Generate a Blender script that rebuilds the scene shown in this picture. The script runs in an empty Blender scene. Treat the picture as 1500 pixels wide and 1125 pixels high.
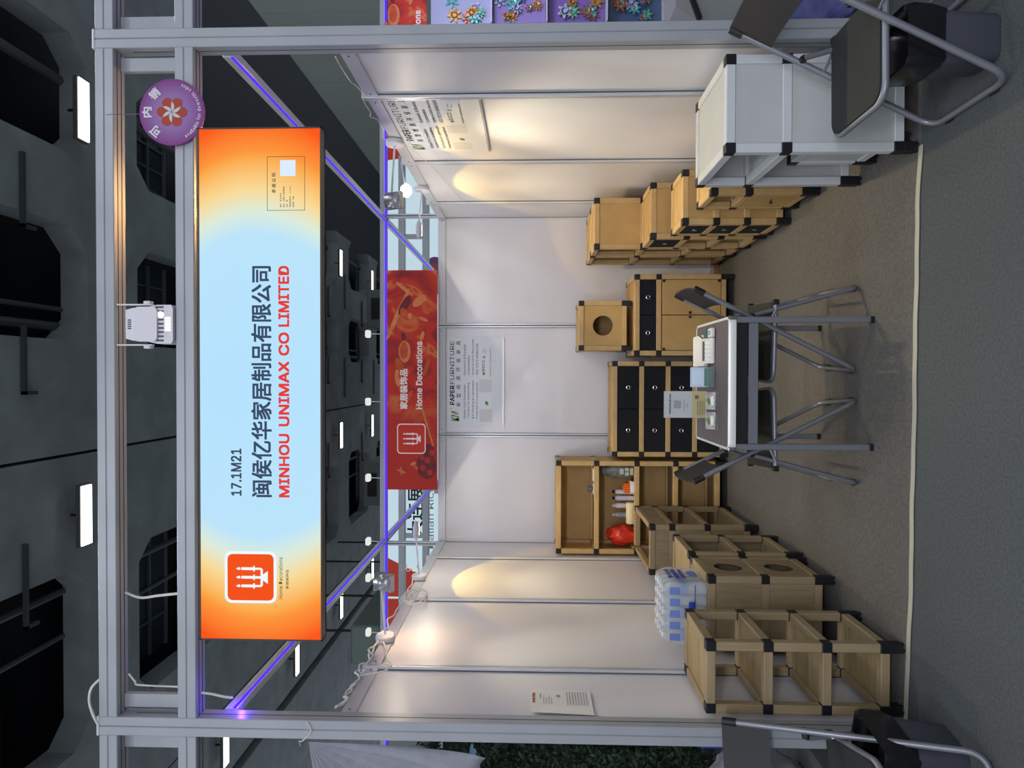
import bpy, math, random
from mathutils import Vector, Matrix
random.seed(7)
C = bpy.context.scene.collection
SC = bpy.context.scene
PI = math.pi

# ------------------------------------------------------------------ camera
E_F = Vector((-0.0128, 0.999462, 0.030195))
CAM = Vector((0.0418, -2.7089, 1.65))
def set_camera():
    yaw, pitch, roll = -.0128, .0302, -.0022
    def ray(u, v):
        u, v = u*math.cos(roll)+v*math.sin(roll), -u*math.sin(roll)+v*math.cos(roll)
        yc, z = math.cos(pitch)-v*math.sin(pitch), math.sin(pitch)+v*math.cos(pitch)
        return Vector((u*math.cos(yaw)+yc*math.sin(yaw), -u*math.sin(yaw)+yc*math.cos(yaw), z))
    f = ray(0, 0); r = ray(1, 0)-f; u = ray(0, 1)-f
    # the phone was held in portrait and the picture is shown on its side: world up points to the picture's left
    cx, cy, cz = -u, r, -f
    m = Matrix(((cx.x, cy.x, cz.x), (cx.y, cy.y, cz.y), (cx.z, cy.z, cz.z)))
    cd = bpy.data.cameras.new('camera'); co = bpy.data.objects.new('camera', cd); C.objects.link(co)
    cd.sensor_fit = 'HORIZONTAL'; cd.sensor_width = 36; cd.lens = 928.44/1500*36
    cd.clip_start = .05; cd.clip_end = 200
    co.matrix_world = Matrix.Translation(CAM) @ m.to_4x4()
    SC.camera = co
set_camera()

# ------------------------------------------------------------------ world, exposure, hall light
W = bpy.data.worlds.new('world'); SC.world = W; W.use_nodes = True
W.node_tree.nodes['Background'].inputs[0].default_value = (.80, .88, 1, 1)
W.node_tree.nodes['Background'].inputs[1].default_value = .42
SC.view_settings.view_transform = 'Standard'; SC.view_settings.look = 'None'
SC.view_settings.gamma = 1; SC.view_settings.use_curve_mapping = False
SC.view_settings.exposure = 0.0

def area(name, loc, size, power, col, direction=(0, 0, -1), sy=None, spread=180):
    l = bpy.data.lights.new(name, 'AREA'); l.energy = power; l.color = col
    l.shape = 'RECTANGLE'; l.size = size; l.size_y = sy or size; l.spread = math.radians(spread)
    o = bpy.data.objects.new(name, l); C.objects.link(o); o.location = loc
    o.rotation_euler = Vector(direction).to_track_quat('-Z', 'Y').to_euler()
    return o
def spot(name, loc, target, power, col, angle, blend=.3, rad=.02):
    l = bpy.data.lights.new(name, 'SPOT'); l.energy = power; l.color = col
    l.spot_size = math.radians(angle); l.spot_blend = blend; l.shadow_soft_size = rad
    o = bpy.data.objects.new(name, l); C.objects.link(o); o.location = loc
    o.rotation_euler = (Vector(target)-Vector(loc)).to_track_quat('-Z', 'Y').to_euler()
    return o
# the hall's rows of ceiling lamps; those over the aisle behind the camera as real lights too
for x in (-10.35, -2.65, 5.1):
    for y in (-12.9, -7.4, -1.9, 3.6, 9.2):
        area('hall_lamp_light', (x, y, 10.2), 1.2, 90, (.88, .96, 1), sy=.25)
# added fill light behind the camera, lifts the ambient level in the booth
area('aisle_fill_light', (0, -4.6, 2.9), 3.0, 100, (.88, .88, 1), direction=(0, 1, -.45), sy=.4)
WARM = (1, .84, .52); PALE = (1, .92, .78)
LAMPS = []   # filled by the lamp builder
LEDC = (.12, .04, 1)

# ------------------------------------------------------------------ materials
def mat(name, col, rough=.6, metal=0, noise=None, bump=0, bscale=200, spec=None, emis=None, estr=0, alpha=None, coat=0):
    m = bpy.data.materials.new(name); m.use_nodes = True
    nt = m.node_tree; b = nt.nodes['Principled BSDF']
    b.inputs['Base Color'].default_value = (*col, 1); b.inputs['Roughness'].default_value = rough
    b.inputs['Metallic'].default_value = metal
    if coat: b.inputs['Coat Weight'].default_value = coat
    if spec is not None: b.inputs['Specular IOR Level'].default_value = spec
    if emis: b.inputs['Emission Color'].default_value = (*emis, 1); b.inputs['Emission Strength'].default_value = estr
    if alpha is not None: b.inputs['Alpha'].default_value = alpha
    tc = nt.nodes.new('ShaderNodeTexCoord')
    if noise:                       # (scale, amount, stretch)
        sc, am, st = noise
        mp = nt.nodes.new('ShaderNodeMapping'); mp.inputs['Scale'].default_value = st
        nt.links.new(tc.outputs['Object'], mp.inputs[0])
        n = nt.nodes.new('ShaderNodeTexNoise'); n.inputs['Scale'].default_value = sc; n.inputs['Detail'].default_value = 5
        nt.links.new(mp.outputs[0], n.inputs['Vector'])
        r = nt.nodes.new('ShaderNodeValToRGB')
        r.color_ramp.elements[0].position = .3; r.color_ramp.elements[1].position = .7
        r.color_ramp.elements[0].color = (*[c*(1-am) for c in col], 1)
        r.color_ramp.elements[1].color = (*[min(1, c*(1+am)) for c in col], 1)
        nt.links.new(n.outputs[0], r.inputs[0]); nt.links.new(r.outputs[0], b.inputs['Base Color'])
    if bump:
        n2 = nt.nodes.new('ShaderNodeTexNoise'); n2.inputs['Scale'].default_value = bscale; n2.inputs['Detail'].default_value = 3
        nt.links.new(tc.outputs['Object'], n2.inputs['Vector'])
        bp = nt.nodes.new('ShaderNodeBump'); bp.inputs['Strength'].default_value = bump; bp.inputs['Distance'].default_value = .004
        nt.links.new(n2.outputs[0], bp.inputs['Height']); nt.links.new(bp.outputs[0], b.inputs['Normal'])
    return m

def wood_mat(name, c1, c2, axis):
    m = bpy.data.materials.new(name); m.use_nodes = True; nt = m.node_tree; b = nt.nodes['Principled BSDF']
    b.inputs['Roughness'].default_value = .55
    tc = nt.nodes.new('ShaderNodeTexCoord'); gi = nt.nodes.new('ShaderNodeObjectInfo')
    add = nt.nodes.new('ShaderNodeVectorMath'); add.operation = 'ADD'
    mul = nt.nodes.new('ShaderNodeVectorMath'); mul.operation = 'SCALE'; mul.inputs['Scale'].default_value = 1.7
    nt.links.new(gi.outputs['Location'], mul.inputs[0])
    nt.links.new(tc.outputs['Object'], add.inputs[0]); nt.links.new(mul.outputs[0], add.inputs[1])
    mp = nt.nodes.new('ShaderNodeMapping')
    s = [14, 14, 14]; s['xyz'.index(axis)] = 1.3; mp.inputs['Scale'].default_value = s
    nt.links.new(add.outputs[0], mp.inputs[0])
    n = nt.nodes.new('ShaderNodeTexNoise'); n.inputs['Scale'].default_value = 2.2; n.inputs['Detail'].default_value = 8; n.inputs['Roughness'].default_value = .62
    n.inputs['Distortion'].default_value = .6
    nt.links.new(mp.outputs[0], n.inputs['Vector'])
    r = nt.nodes.new('ShaderNodeValToRGB'); e = r.color_ramp.elements
    e[0].position = .32; e[0].color = (*c2, 1); e[1].position = .62; e[1].color = (*c1, 1)
    nt.links.new(n.outputs[0], r.inputs[0]); nt.links.new(r.outputs[0], b.inputs['Base Color'])
    return m

def emit_mat(name, col, s):
    m = bpy.data.materials.new(name); m.use_nodes = True; nt = m.node_tree
    for n in list(nt.nodes): nt.nodes.remove(n)
    e = nt.nodes.new('ShaderNodeEmission'); e.inputs[0].default_value = (*col, 1); e.inputs[1].default_value = s
    o = nt.nodes.new('ShaderNodeOutputMaterial'); nt.links.new(e.outputs[0], o.inputs[0]); return m

M = {}
M['alu'] = mat('alu', (.42, .44, .47), .42, .35, (3, .07, (1, 1, 1)))
M['alu_dark'] = mat('alu_dark', (.05, .05, .06), .6)
M['groove'] = mat('groove', (.10, .10, .11), .6)
M['upright'] = mat('upright', (.66, .67, .69), .35, .35)
M['panel'] = mat('panel', (.745, .735, .765), .38, 0, (2, .02, (1, 1, 1)))
M['led'] = emit_mat('led', (.07, .02, 1), 1.6)
M['led2'] = emit_mat('led2', (.22, .17, 1), 1.2)
M['kraft'] = mat('kraft', (.52, .335, .125), .7, 0, (9, .07, (1, 1, 1)))
M['kraft_shaded'] = mat('kraft_shaded', (.27, .18, .08), .8, 0, (9, .07, (1, 1, 1)))  # darker copy of kraft: shade inside the units put into the colour
M['kraft_bar'] = mat('kraft_bar', (.56, .38, .165), .6, 0, (20, .07, (1, 1, 1)))
M['wood_x'] = wood_mat('wood_x', (.345, .265, .155), (.30, .215, .11), 'x')
M['wood_y'] = wood_mat('wood_y', (.345, .265, .155), (.30, .215, .11), 'y')
M['wood_z'] = wood_mat('wood_z', (.345, .265, .155), (.29, .21, .105), 'z')
M['wood_panel'] = wood_mat('wood_panel', (.37, .285, .145), (.25, .185, .085), 'x')
M['wood_panel_z'] = wood_mat('wood_panel_z', (.32, .245, .14), (.235, .175, .095), 'z')
M['white'] = mat('white', (.60, .62, .63), .5, 0, (6, .05, (1, 1, 1)))
M['white_panel'] = mat('white_panel', (.50, .52, .51), .5, 0, (6, .05, (1, 1, 1)))
M['black'] = mat('black', (.006, .006, .009), .5)
M['fabric'] = mat('fabric', (.006, .0075, .013), .95, 0, (300, .4, (1, 1, 1)), .3, 900)
M['chrome'] = mat('chrome', (.65, .65, .67), .22, 1)
M['tube'] = mat('tube', (.24, .25, .28), .38, .45)
M['seat'] = mat('seat', (.015, .018, .016), .75, 0, (60, .2, (1, 1, 1)), .1, 400)
M['seat_back'] = mat('seat_back', (.020, .019, .021), .6)
M['tabletop'] = mat('tabletop', (.105, .092, .098), .5, 0, (30, .1, (1, 1, 1)))
M['rim'] = mat('rim', (.78, .78, .74), .35, .25)
M['paper'] = mat('paper', (.80, .80, .78), .8)
M['ink'] = mat('ink', (.02, .02, .025), .7)
M['ink_grey'] = mat('ink_grey', (.16, .16, .17), .7)
M['ink_soft'] = mat('ink_soft', (.34, .34, .35), .7)
M['green'] = mat('green', (.03, .13, .10), .5)
M['leafgreen'] = mat('leafgreen', (.10, .22, .03), .6)
M['plastic_white'] = mat('plastic_white', (.74, .72, .76), .35)
M['cable'] = mat('cable', (.72, .70, .66), .5)
M['glass'] = mat('glass', (.9, .95, 1), .08, 0, alpha=.07)
M['film'] = mat('film', (.80, .84, .88), .10, 0, alpha=.30, bump=.5, bscale=60)
M['bottle'] = mat('bottle', (.70, .76, .80), .10, 0, alpha=.50)
M['blueprint'] = mat('blueprint', (.03, .06, .42), .4)
M['bluepale'] = mat('bluepale', (.18, .28, .66), .4)
M['redbag'] = mat('redbag', (.72, .045, .02), .25, 0, alpha=.92)
M['orange'] = mat('orange', (.90, .20, .02), .4)
M['cream'] = mat('cream', (.75, .66, .42), .8)
def swirl_print():
    m = bpy.data.materials.new('signred'); m.use_nodes = True; nt = m.node_tree; b = nt.nodes['Principled BSDF']; b.inputs['Roughness'].default_value = .6
    tc = nt.nodes.new('ShaderNodeTexCoord'); n = nt.nodes.new('ShaderNodeTexNoise'); n.inputs['Scale'].default_value = 2.1; n.inputs['Detail'].default_value = 1.5
    n.inputs['Distortion'].default_value = 2.6; nt.links.new(tc.outputs['Object'], n.inputs['Vector'])
    r = nt.nodes.new('ShaderNodeValToRGB'); e = r.color_ramp.elements; nt.links.new(n.outputs[0], r.inputs[0])
    e[0].position = .34; e[0].color = (.26, .012, .012, 1); e[1].position = .47; e[1].color = (.50, .022, .010, 1)
    for p, c in ((.56, (.52, .03, .012)), (.60, (.60, .10, .025)), (.66, (.62, .17, .055)), (.70, (.50, .05, .015))): k = e.new(p); k.color = (*c, 1)
    # plain red towards the left end and along the edges
    sp = nt.nodes.new('ShaderNodeSeparateXYZ'); nt.links.new(tc.outputs['Object'], sp.inputs[0])
    mr = nt.nodes.new('ShaderNodeMapRange'); mr.inputs[1].default_value = -.45; mr.inputs[2].default_value = -.10; nt.links.new(sp.outputs[0], mr.inputs[0])
    mx = nt.nodes.new('ShaderNodeMix'); mx.data_type = 'RGBA'; nt.links.new(mr.outputs[0], mx.inputs['Factor']); mx.inputs['A'].default_value = (.47, .022, .010, 1); nt.links.new(r.outputs[0], mx.inputs['B'])
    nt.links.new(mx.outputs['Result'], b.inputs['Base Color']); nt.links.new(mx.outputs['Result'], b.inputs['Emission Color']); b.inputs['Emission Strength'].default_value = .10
    return m
M['signred'] = swirl_print()
M['purple'] = mat('purple', (.23, .05, .26), .5)

# ------------------------------------------------------------------ mesh collector
class MB:
    def __init__(s): s.v = []; s.f = []
    def add(s, vs, fs):
        n = len(s.v); s.v += [tuple(v) for v in vs]; s.f += [tuple(i+n for i in f) for f in fs]; return s
    def box(s, x0, x1, y0, y1, z0, z1, b=0):
        if x0 > x1: x0, x1 = x1, x0
        if y0 > y1: y0, y1 = y1, y0
        if z0 > z1: z0, z1 = z1, z0
        if not b:
            return s.add([(x0,y0,z0),(x1,y0,z0),(x1,y1,z0),(x0,y1,z0),(x0,y0,z1),(x1,y0,z1),(x1,y1,z1),(x0,y1,z1)],
                         [(0,3,2,1),(4,5,6,7),(0,1,5,4),(1,2,6,5),(2,3,7,6),(3,0,4,7)])
        # chamfered box: 24 vertices
        lo = (x0,y0,z0); hi = (x1,y1,z1); V = {}; vs = []
        def vid(c, a):     # corner c (3 bits), pushed to face of axis a
            k = (c, a)
            if k not in V:
                p = []
                for i in range(3):
                    e = hi[i] if c >> i & 1 else lo[i]
                    if i != a: e += -b if c >> i & 1 else b
                    p.append(e)
                V[k] = len(vs); vs.append(tuple(p))
            return V[k]
        fs = []
        for a in range(3):
            u, w = (a+1) % 3, (a+2) % 3
            for side in (0, 1):
                q = [vid((side << a) | (i << u) | (j << w), a) for i, j in ((0,0),(1,0),(1,1),(0,1))]
                fs.append(tuple(q if side else q[::-1]))
            for i in (0, 1):
                for j in (0, 1):       # edge along a
                    c0 = (i << u) | (j << w); c1 = c0 | (1 << a)
                    q = [vid(c0,u), vid(c1,u), vid(c1,w), vid(c0,w)]
                    fs.append(tuple(q if i != j else q[::-1]))
        for c in range(8):
            q = [vid(c,0), vid(c,1), vid(c,2)]
            n = bin(c).count('1')
            fs.append(tuple(q if n % 2 else q[::-1]))
        return s.add(vs, fs)
    def tube(s, pts, r, n=8, r2=None, caps=True, flat=None):
        pts = [Vector(p) for p in pts]
        m = len(pts); rings = []; up = None
        for i, p in enumerate(pts):
            d = (pts[min(i+1, m-1)]-pts[max(i-1, 0)]).normalized()
            if up is None:
                up = Vector((0,0,1)) if abs(d.z) < .9 else Vector((0,1,0))
                if flat is not None: up = Vector(flat)
            a = d.cross(up)
            if a.length < 1e-5: a = d.cross(Vector((1,0,0)))
            a.normalize(); bb = a.cross(d).normalized()
            if flat is None: up = bb
            rr = r if r2 is None else r+(r2-r)*i/(m-1)
            kf = .55 if flat is not None else 1
            rings.append([p+a*math.cos(2*PI*k/n)*rr*kf+bb*math.sin(2*PI*k/n)*rr for k in range(n)])
        vs = [v for R in rings for v in R]; fs = []
        for i in range(m-1):
            for k in range(n):
                fs.append((i*n+k, i*n+(k+1) % n, (i+1)*n+(k+1) % n, (i+1)*n+k))
        if caps: fs.append(tuple(range(n))[::-1]); fs.append(tuple((m-1)*n+k for k in range(n)))
        return s.add(vs, fs)
    def lathe(s, prof, c=(0,0,0), axis='z', n=16):
        vs = []; fs = []; m = len(prof)
        for r, h in prof:
            for k in range(n):
                a = 2*PI*k/n; x, y = r*math.cos(a), r*math.sin(a)
                p = {'z': (x, y, h), 'y': (x, h, -y), 'x': (h, x, y)}[axis]
                vs.append((p[0]+c[0], p[1]+c[1], p[2]+c[2]))
        for i in range(m-1):
            for k in range(n): fs.append((i*n+k, i*n+(k+1) % n, (i+1)*n+(k+1) % n, (i+1)*n+k))
        fs.append(tuple(range(n))[::-1]); fs.append(tuple((m-1)*n+k for k in range(n)))
        return s.add(vs, fs)
    def torus(s, c, R, r, axis='y', n=18, k=7):
        vs = []; fs = []
        for i in range(n):
            for j in range(k):
                a = 2*PI*i/n; b = 2*PI*j/k; q = R+r*math.cos(b); h = r*math.sin(b)
                x, y = q*math.cos(a), q*math.sin(a)
                p = {'z': (x, y, h), 'y': (x, h, y), 'x': (h, x, y)}[axis]
                vs.append((p[0]+c[0], p[1]+c[1], p[2]+c[2]))
        for i in range(n):
            for j in range(k):
                fs.append((i*k+j, i*k+(j+1) % k, ((i+1) % n)*k+(j+1) % k, ((i+1) % n)*k+j))
        return s.add(vs, fs)
    def prism(s, poly, o, ex, ey, ez, t):
        o, ex, ey, ez = Vector(o), Vector(ex), Vector(ey), Vector(ez); n = len(poly)
        vs = [o+ex*a+ey*b for a, b in poly]+[o+ex*a+ey*b+ez*t for a, b in poly]
        fs = [tuple(range(n))[::-1], tuple(range(n, 2*n))]+[(i, (i+1) % n, n+(i+1) % n, n+i) for i in range(n)]
        return s.add(vs, fs)
    def flat(s, poly, o, ex, ey):
        o, ex, ey = Vector(o), Vector(ex), Vector(ey)
        return s.add([o+ex*a+ey*b for a, b in poly], [tuple(range(len(poly)))])
    def mesh(s, name, m, smooth=None):
        me = bpy.data.meshes.new(name); me.from_pydata(s.v, [], s.f); me.materials.append(m); me.update()
        if smooth:
            for p in me.polygons: p.use_smooth = True
            me.set_sharp_from_angle(angle=math.radians(smooth))
        return me
    def build(s, name, m, parent=None, loc=(0,0,0), smooth=None, fix=False):
        me = s.mesh(name, m, smooth)
        if fix:
            import bmesh
            bm = bmesh.new(); bm.from_mesh(me); bmesh.ops.recalc_face_normals(bm, faces=bm.faces); bm.to_mesh(me); bm.free()
        return link(name, me, parent, loc)

def link(name, me, parent=None, loc=(0,0,0)):
    o = bpy.data.objects.new(name, me); C.objects.link(o); o.location = loc
    if parent: o.parent = parent
    return o
def thing(name, label, cat, loc=(0,0,0), rz=0, group=None):
    o = bpy.data.objects.new(name, None); C.objects.link(o); o.empty_display_size = .1
    o.location = loc; o.rotation_euler = (0, 0, rz); tag(o, label, cat, group); return o
def tag(o, label=None, cat=None, group=None, kind=None):
    if label: o['label'] = label
    if cat: o['category'] = cat
    if group: o['group'] = group
    if kind: o['kind'] = kind
    return o
def sroot(name, loc=(0,0,0)):
    o = bpy.data.objects.new(name, None); C.objects.link(o); o.location = loc; o['kind'] = 'structure'; return o
CACHE = {}
def bar(parent, name, size, c, m, b=.002):
    k = (name, tuple(round(v, 4) for v in size), m.name, b)
    if k not in CACHE:
        x, y, z = [v/2 for v in size]; CACHE[k] = MB().box(-x, x, -y, y, -z, z, b).mesh(name, m)
    return link(name, CACHE[k], parent, c)
def barw(parent, name, x0, x1, y0, y1, z0, z1, m, b=.002):
    return bar(parent, name, (x1-x0, y1-y0, z1-z0), ((x0+x1)/2, (y0+y1)/2, (z0+z1)/2), m, b)
def copy_tree(o, parent=None):
    c = o.copy(); C.objects.link(c); c.parent = parent
    for ch in list(o.children): copy_tree(ch, c)
    return c
def fillet(pts, r, n=5):
    pts = [Vector(p) for p in pts]; out = [pts[0]]
    for i in range(1, len(pts)-1):
        a, b, c = pts[i-1], pts[i], pts[i+1]
        d1 = (a-b).normalized(); d2 = (c-b).normalized(); rr = min(r, (a-b).length*.49, (c-b).length*.49)
        p, q = b+d1*rr, b+d2*rr
        for k in range(n+1):
            t = k/n; out.append(p*(1-t)**2+b*2*t*(1-t)+q*t*t)
    out.append(pts[-1]); return out
def rrect(w, h, r, n=5, cx=0, cy=0):
    out = []
    for sx, sy, a0 in ((1,1,0), (-1,1,PI/2), (-1,-1,PI), (1,-1,1.5*PI)):
        for k in range(n+1):
            a = a0+PI/2*k/n; out.append((cx+sx*(w/2-r)+r*math.cos(a), cy+sy*(h/2-r)+r*math.sin(a)))
    return out
def ell(cx, cy, a, b, rot=0, n=18):
    return [(cx+a*math.cos(t)*math.cos(rot)-b*math.sin(t)*math.sin(rot), cy+a*math.cos(t)*math.sin(rot)+b*math.sin(t)*math.cos(rot)) for t in (2*PI*k/n for k in range(n))]

# flat print: lettering fitted into a box on a plane (o, ex, ey)
import os
try:      # the sans-serif face that ships with Blender itself; the built-in one otherwise
    FONT = bpy.data.fonts.load(os.path.join(bpy.utils.resource_path('LOCAL'), 'datafiles', 'fonts', 'Inter.woff2'))
except Exception:
    FONT = None
def text_geo(s, bold=0, res=2, shear=0, space=1):
    cu = bpy.data.curves.new('t', 'FONT'); cu.body = s; cu.size = 1
    if FONT is not None and all(ord(c_) < 256 for c_ in s): cu.font = FONT
    cu.offset = 0; cu.resolution_u = res; cu.shear = shear
    cu.space_character = space
    o = bpy.data.objects.new('t', cu); C.objects.link(o); bpy.context.view_layer.update()
    dg = bpy.context.evaluated_depsgraph_get(); me = o.evaluated_get(dg).to_mesh()
    v = [(p.co.x, p.co.y) for p in me.vertices]; f = [tuple(p.vertices) for p in me.polygons]
    o.evaluated_get(dg).to_mesh_clear(); bpy.data.objects.remove(o); bpy.data.curves.remove(cu)
    return v, f
def text_into(mb, s, a0, b0, a1, b1, o, ex, ey, bold=0, res=2, keep=False, shear=0, space=1, warp=None):
    v, f = text_geo(s, bold, res, shear, space)
    if not v: return
    xs = [p[0] for p in v]; ys = [p[1] for p in v]
    mx, Mx, my, My = min(xs), max(xs), min(ys), max(ys)
    sx = (a1-a0)/(Mx-mx); sy = (b1-b0)/(My-my)
    o, ex, ey = Vector(o), Vector(ex), Vector(ey)
    P = [(a0+(x-mx)*sx, b0+(y-my)*sy) for x, y in v]
    if warp: P = [warp(*p) for p in P]
    # heavier strokes: the outline repeated with small shifts
    k = bold*(b1-b0)*1.1
    nr = ex.cross(ey)
    for i, (dx, dy) in enumerate(((0, 0),) if bold <= 0 else ((-k, -k), (k, -k), (-k, k), (k, k))):
        mb.add([o+ex*(a+dx)+ey*(b+dy)+nr*(.0002*i) for a, b in P], f)
X_, Y_, Z_ = Vector((1,0,0)), Vector((0,1,0)), Vector((0,0,1))

# ------------------------------------------------------------------ floor
def floor():
    f = MB().box(-14, 14, -6, 40, -.05, 0).build('floor', mat('aisle_carpet', (.078, .087, .089), .95, 0, (90, .22, (1,1,1)), .6, 260)); tag(f, kind='structure')
    c = MB()
    ys = [(-1.6, .12), (-1.3, .10), (-.87, .082), (0, .068), (.775, .060), (.986, .042), (1.6, .02)]
    c.prism([(x, y) for x, y in ys]+[(1.6, 3.2), (-1.6, 3.2)], (0,0,0), X_, Y_, Z_, .004)
    b = c.build('floor_booth', mat('booth_carpet', (.122, .115, .104), .95, 0, (70, .20, (1,1,1)), .6, 260), fix=True); tag(b, kind='structure')
    t = MB()
    pts = []
    n = 60
    for i in range(n+1):
        x = -1.48+(2.50)*i/n
        y = None
        for (xa, ya), (xb, yb) in zip(ys, ys[1:]):
            if xa <= x <= xb: y = ya+(yb-ya)*(x-xa)/(xb-xa)
        y += .0022*math.sin(x*9)+.0016*math.sin(x*23+1)
        pts.append((x, y))
    def strip(o0, o1, z):
        vs = []
        for x, y in pts: vs += [(x, y+o0, z), (x, y+o1, z), (x, y+o0, .0042), (x, y+o1, .0042)]
        fs = []
        for i in range(n):
            a = 4*i; b_ = a+4
            fs += [(a, b_, b_+1, a+1), (a+2, b_+2, b_, a), (a+1, b_+1, b_+3, a+3)]
        t.add(vs, fs)
    strip(-.020, -.004, .0068); strip(-.0035, .008, .0060)
    tp = t.build('carpet_tape', mat('tape', (.46, .44, .35), .5)); tag(tp, 'beige double strip of tape along the carpet joint at the booth front', 'tape')
floor()

# ------------------------------------------------------------------ shell-scheme walls
WI = 1.475      # inner face of side walls
YB = 3.07       # inner face of back wall
def upright(parent, x, y, z0, z1, axis):
    u = MB()
    w = .017
    if axis == 'x':   # wall runs along x, seen from -y
        u.box(x-w, x-.004, y-.016, y+.03, z0, z1, .001); u.box(x+.004, x+w, y-.016, y+.03, z0, z1, .001)
        g = MB().box(x-.004, x+.004, y-.004, y+.02, z0, z1).build('groove', M['groove'], parent)
        g = MB(); g.box(x-w-.0022, x-w, y-.002, y+.02, z0, 2.43); g.box(x+w, x+w+.0022, y-.002, y+.02, z0, 2.43); g.build('gap_shadow', M['groove'], parent)  # dark strips drawn as the shadow in the gaps beside the upright
    else:
        s = 1 if x > 0 else -1
        u.box(x-.016*s, x+.03*s, y-w, y-.004, z0, z1, .002); u.box(x-.016*s, x+.03*s, y+.004, y+w, z0, z1, .002)
        u.box(x-.006*s, x+.02*s, y-.004, y+.004, z0, z1)
    u.build('upright', M['upright'], parent)
def wall_back(name, x0, n, xo, cut=None):
    r = sroot(name, (xo, YB, 0))
    L = [x0+i for i in range(n+1)]
    for a, b in zip(L, L[1:]):
        barw(r, 'wall_panel', a+.018, b-.018, .004, .014, .052, 2.435, M['panel'], 0)
        rl = barw(r, 'top_rail', a+.019, b-.019, -.008, .028, 2.433, 2.5, M['upright'])
        for sx in (a+.05, b-.05):
            MB().lathe([(.004, -.0105), (.004, -.008)], (sx-(a+b)/2, -.010, 2.466-(2.433+2.5)/2), 'y', 8).build('screw', M['alu_dark'], rl)
        barw(r, 'bottom_rail', a+.019, b-.019, -.008, .028, 0, .05, M['upright'])
    for k, a in enumerate(L): upright(r, a, 0, 0, 2.5 if abs(abs(a)-1.5) > .1 or name != 'wall_back' else 2.97, 'x')
    return r
wall_back('wall_back', -1.5, 3, 0)
wall_back('wall_back_1', -1.5, 3, 3.04)
wall_back('wall_back_2', -1.5, 3, -3.04)
def wall_side(name, s):
    r = sroot(name, (s*WI, 0, 0))
    L = [.06, .54, 1.54, 2.53, 3.06]
    for a, b in zip(L, L[1:]):
        x0, x1 = sorted((s*.004, s*.014))
        barw(r, 'wall_panel', x0, x1, a+.018, b-.018, .052, 2.435, M['panel'], 0)
        x0, x1 = sorted((-s*.008, s*.028))
        rl = barw(r, 'top_rail', x0, x1, a+.019, b-.019, 2.433, 2.5, M['upright'])
        for sy in (a+.05, b-.05):
            MB().lathe([(.004, 0), (.004, .0025)], (-s*.0105-(x0+x1)/2-(0 if s < 0 else .0025), sy-(a+b)/2, 2.466-2.4665), 'x', 8).build('screw', M['alu_dark'], rl)
        barw(r, 'bottom_rail', x0, x1, a+.019, b-.019, 0, .05, M['upright'])
    for a in L[1:-1]:
        q = MB()
        u = s
        for d0, d1, e0, e1 in ((-.017, -.004, -.016, .03), (.004, .017, -.016, .03)):
            q.box(u*e0, u*e1, a+d0, a+d1, 0, 2.52, 0)
        q.build('upright', M['upright'], r, fix=True)
        MB().box(-u*.004, u*.02, a-.004, a+.004, 0, 2.515).build('groove', M['groove'], r)
        q = MB()
        for d in (-.0192, .0170): q.box(-u*.002, u*.02, a+d, a+d+.0022, .04, 2.43)
        q.build('gap_shadow', M['groove'], r)  # gap shadow along both sides, drawn as thin dark strips
wall_side('wall_right', 1); wall_side('wall_left', -1)

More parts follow.
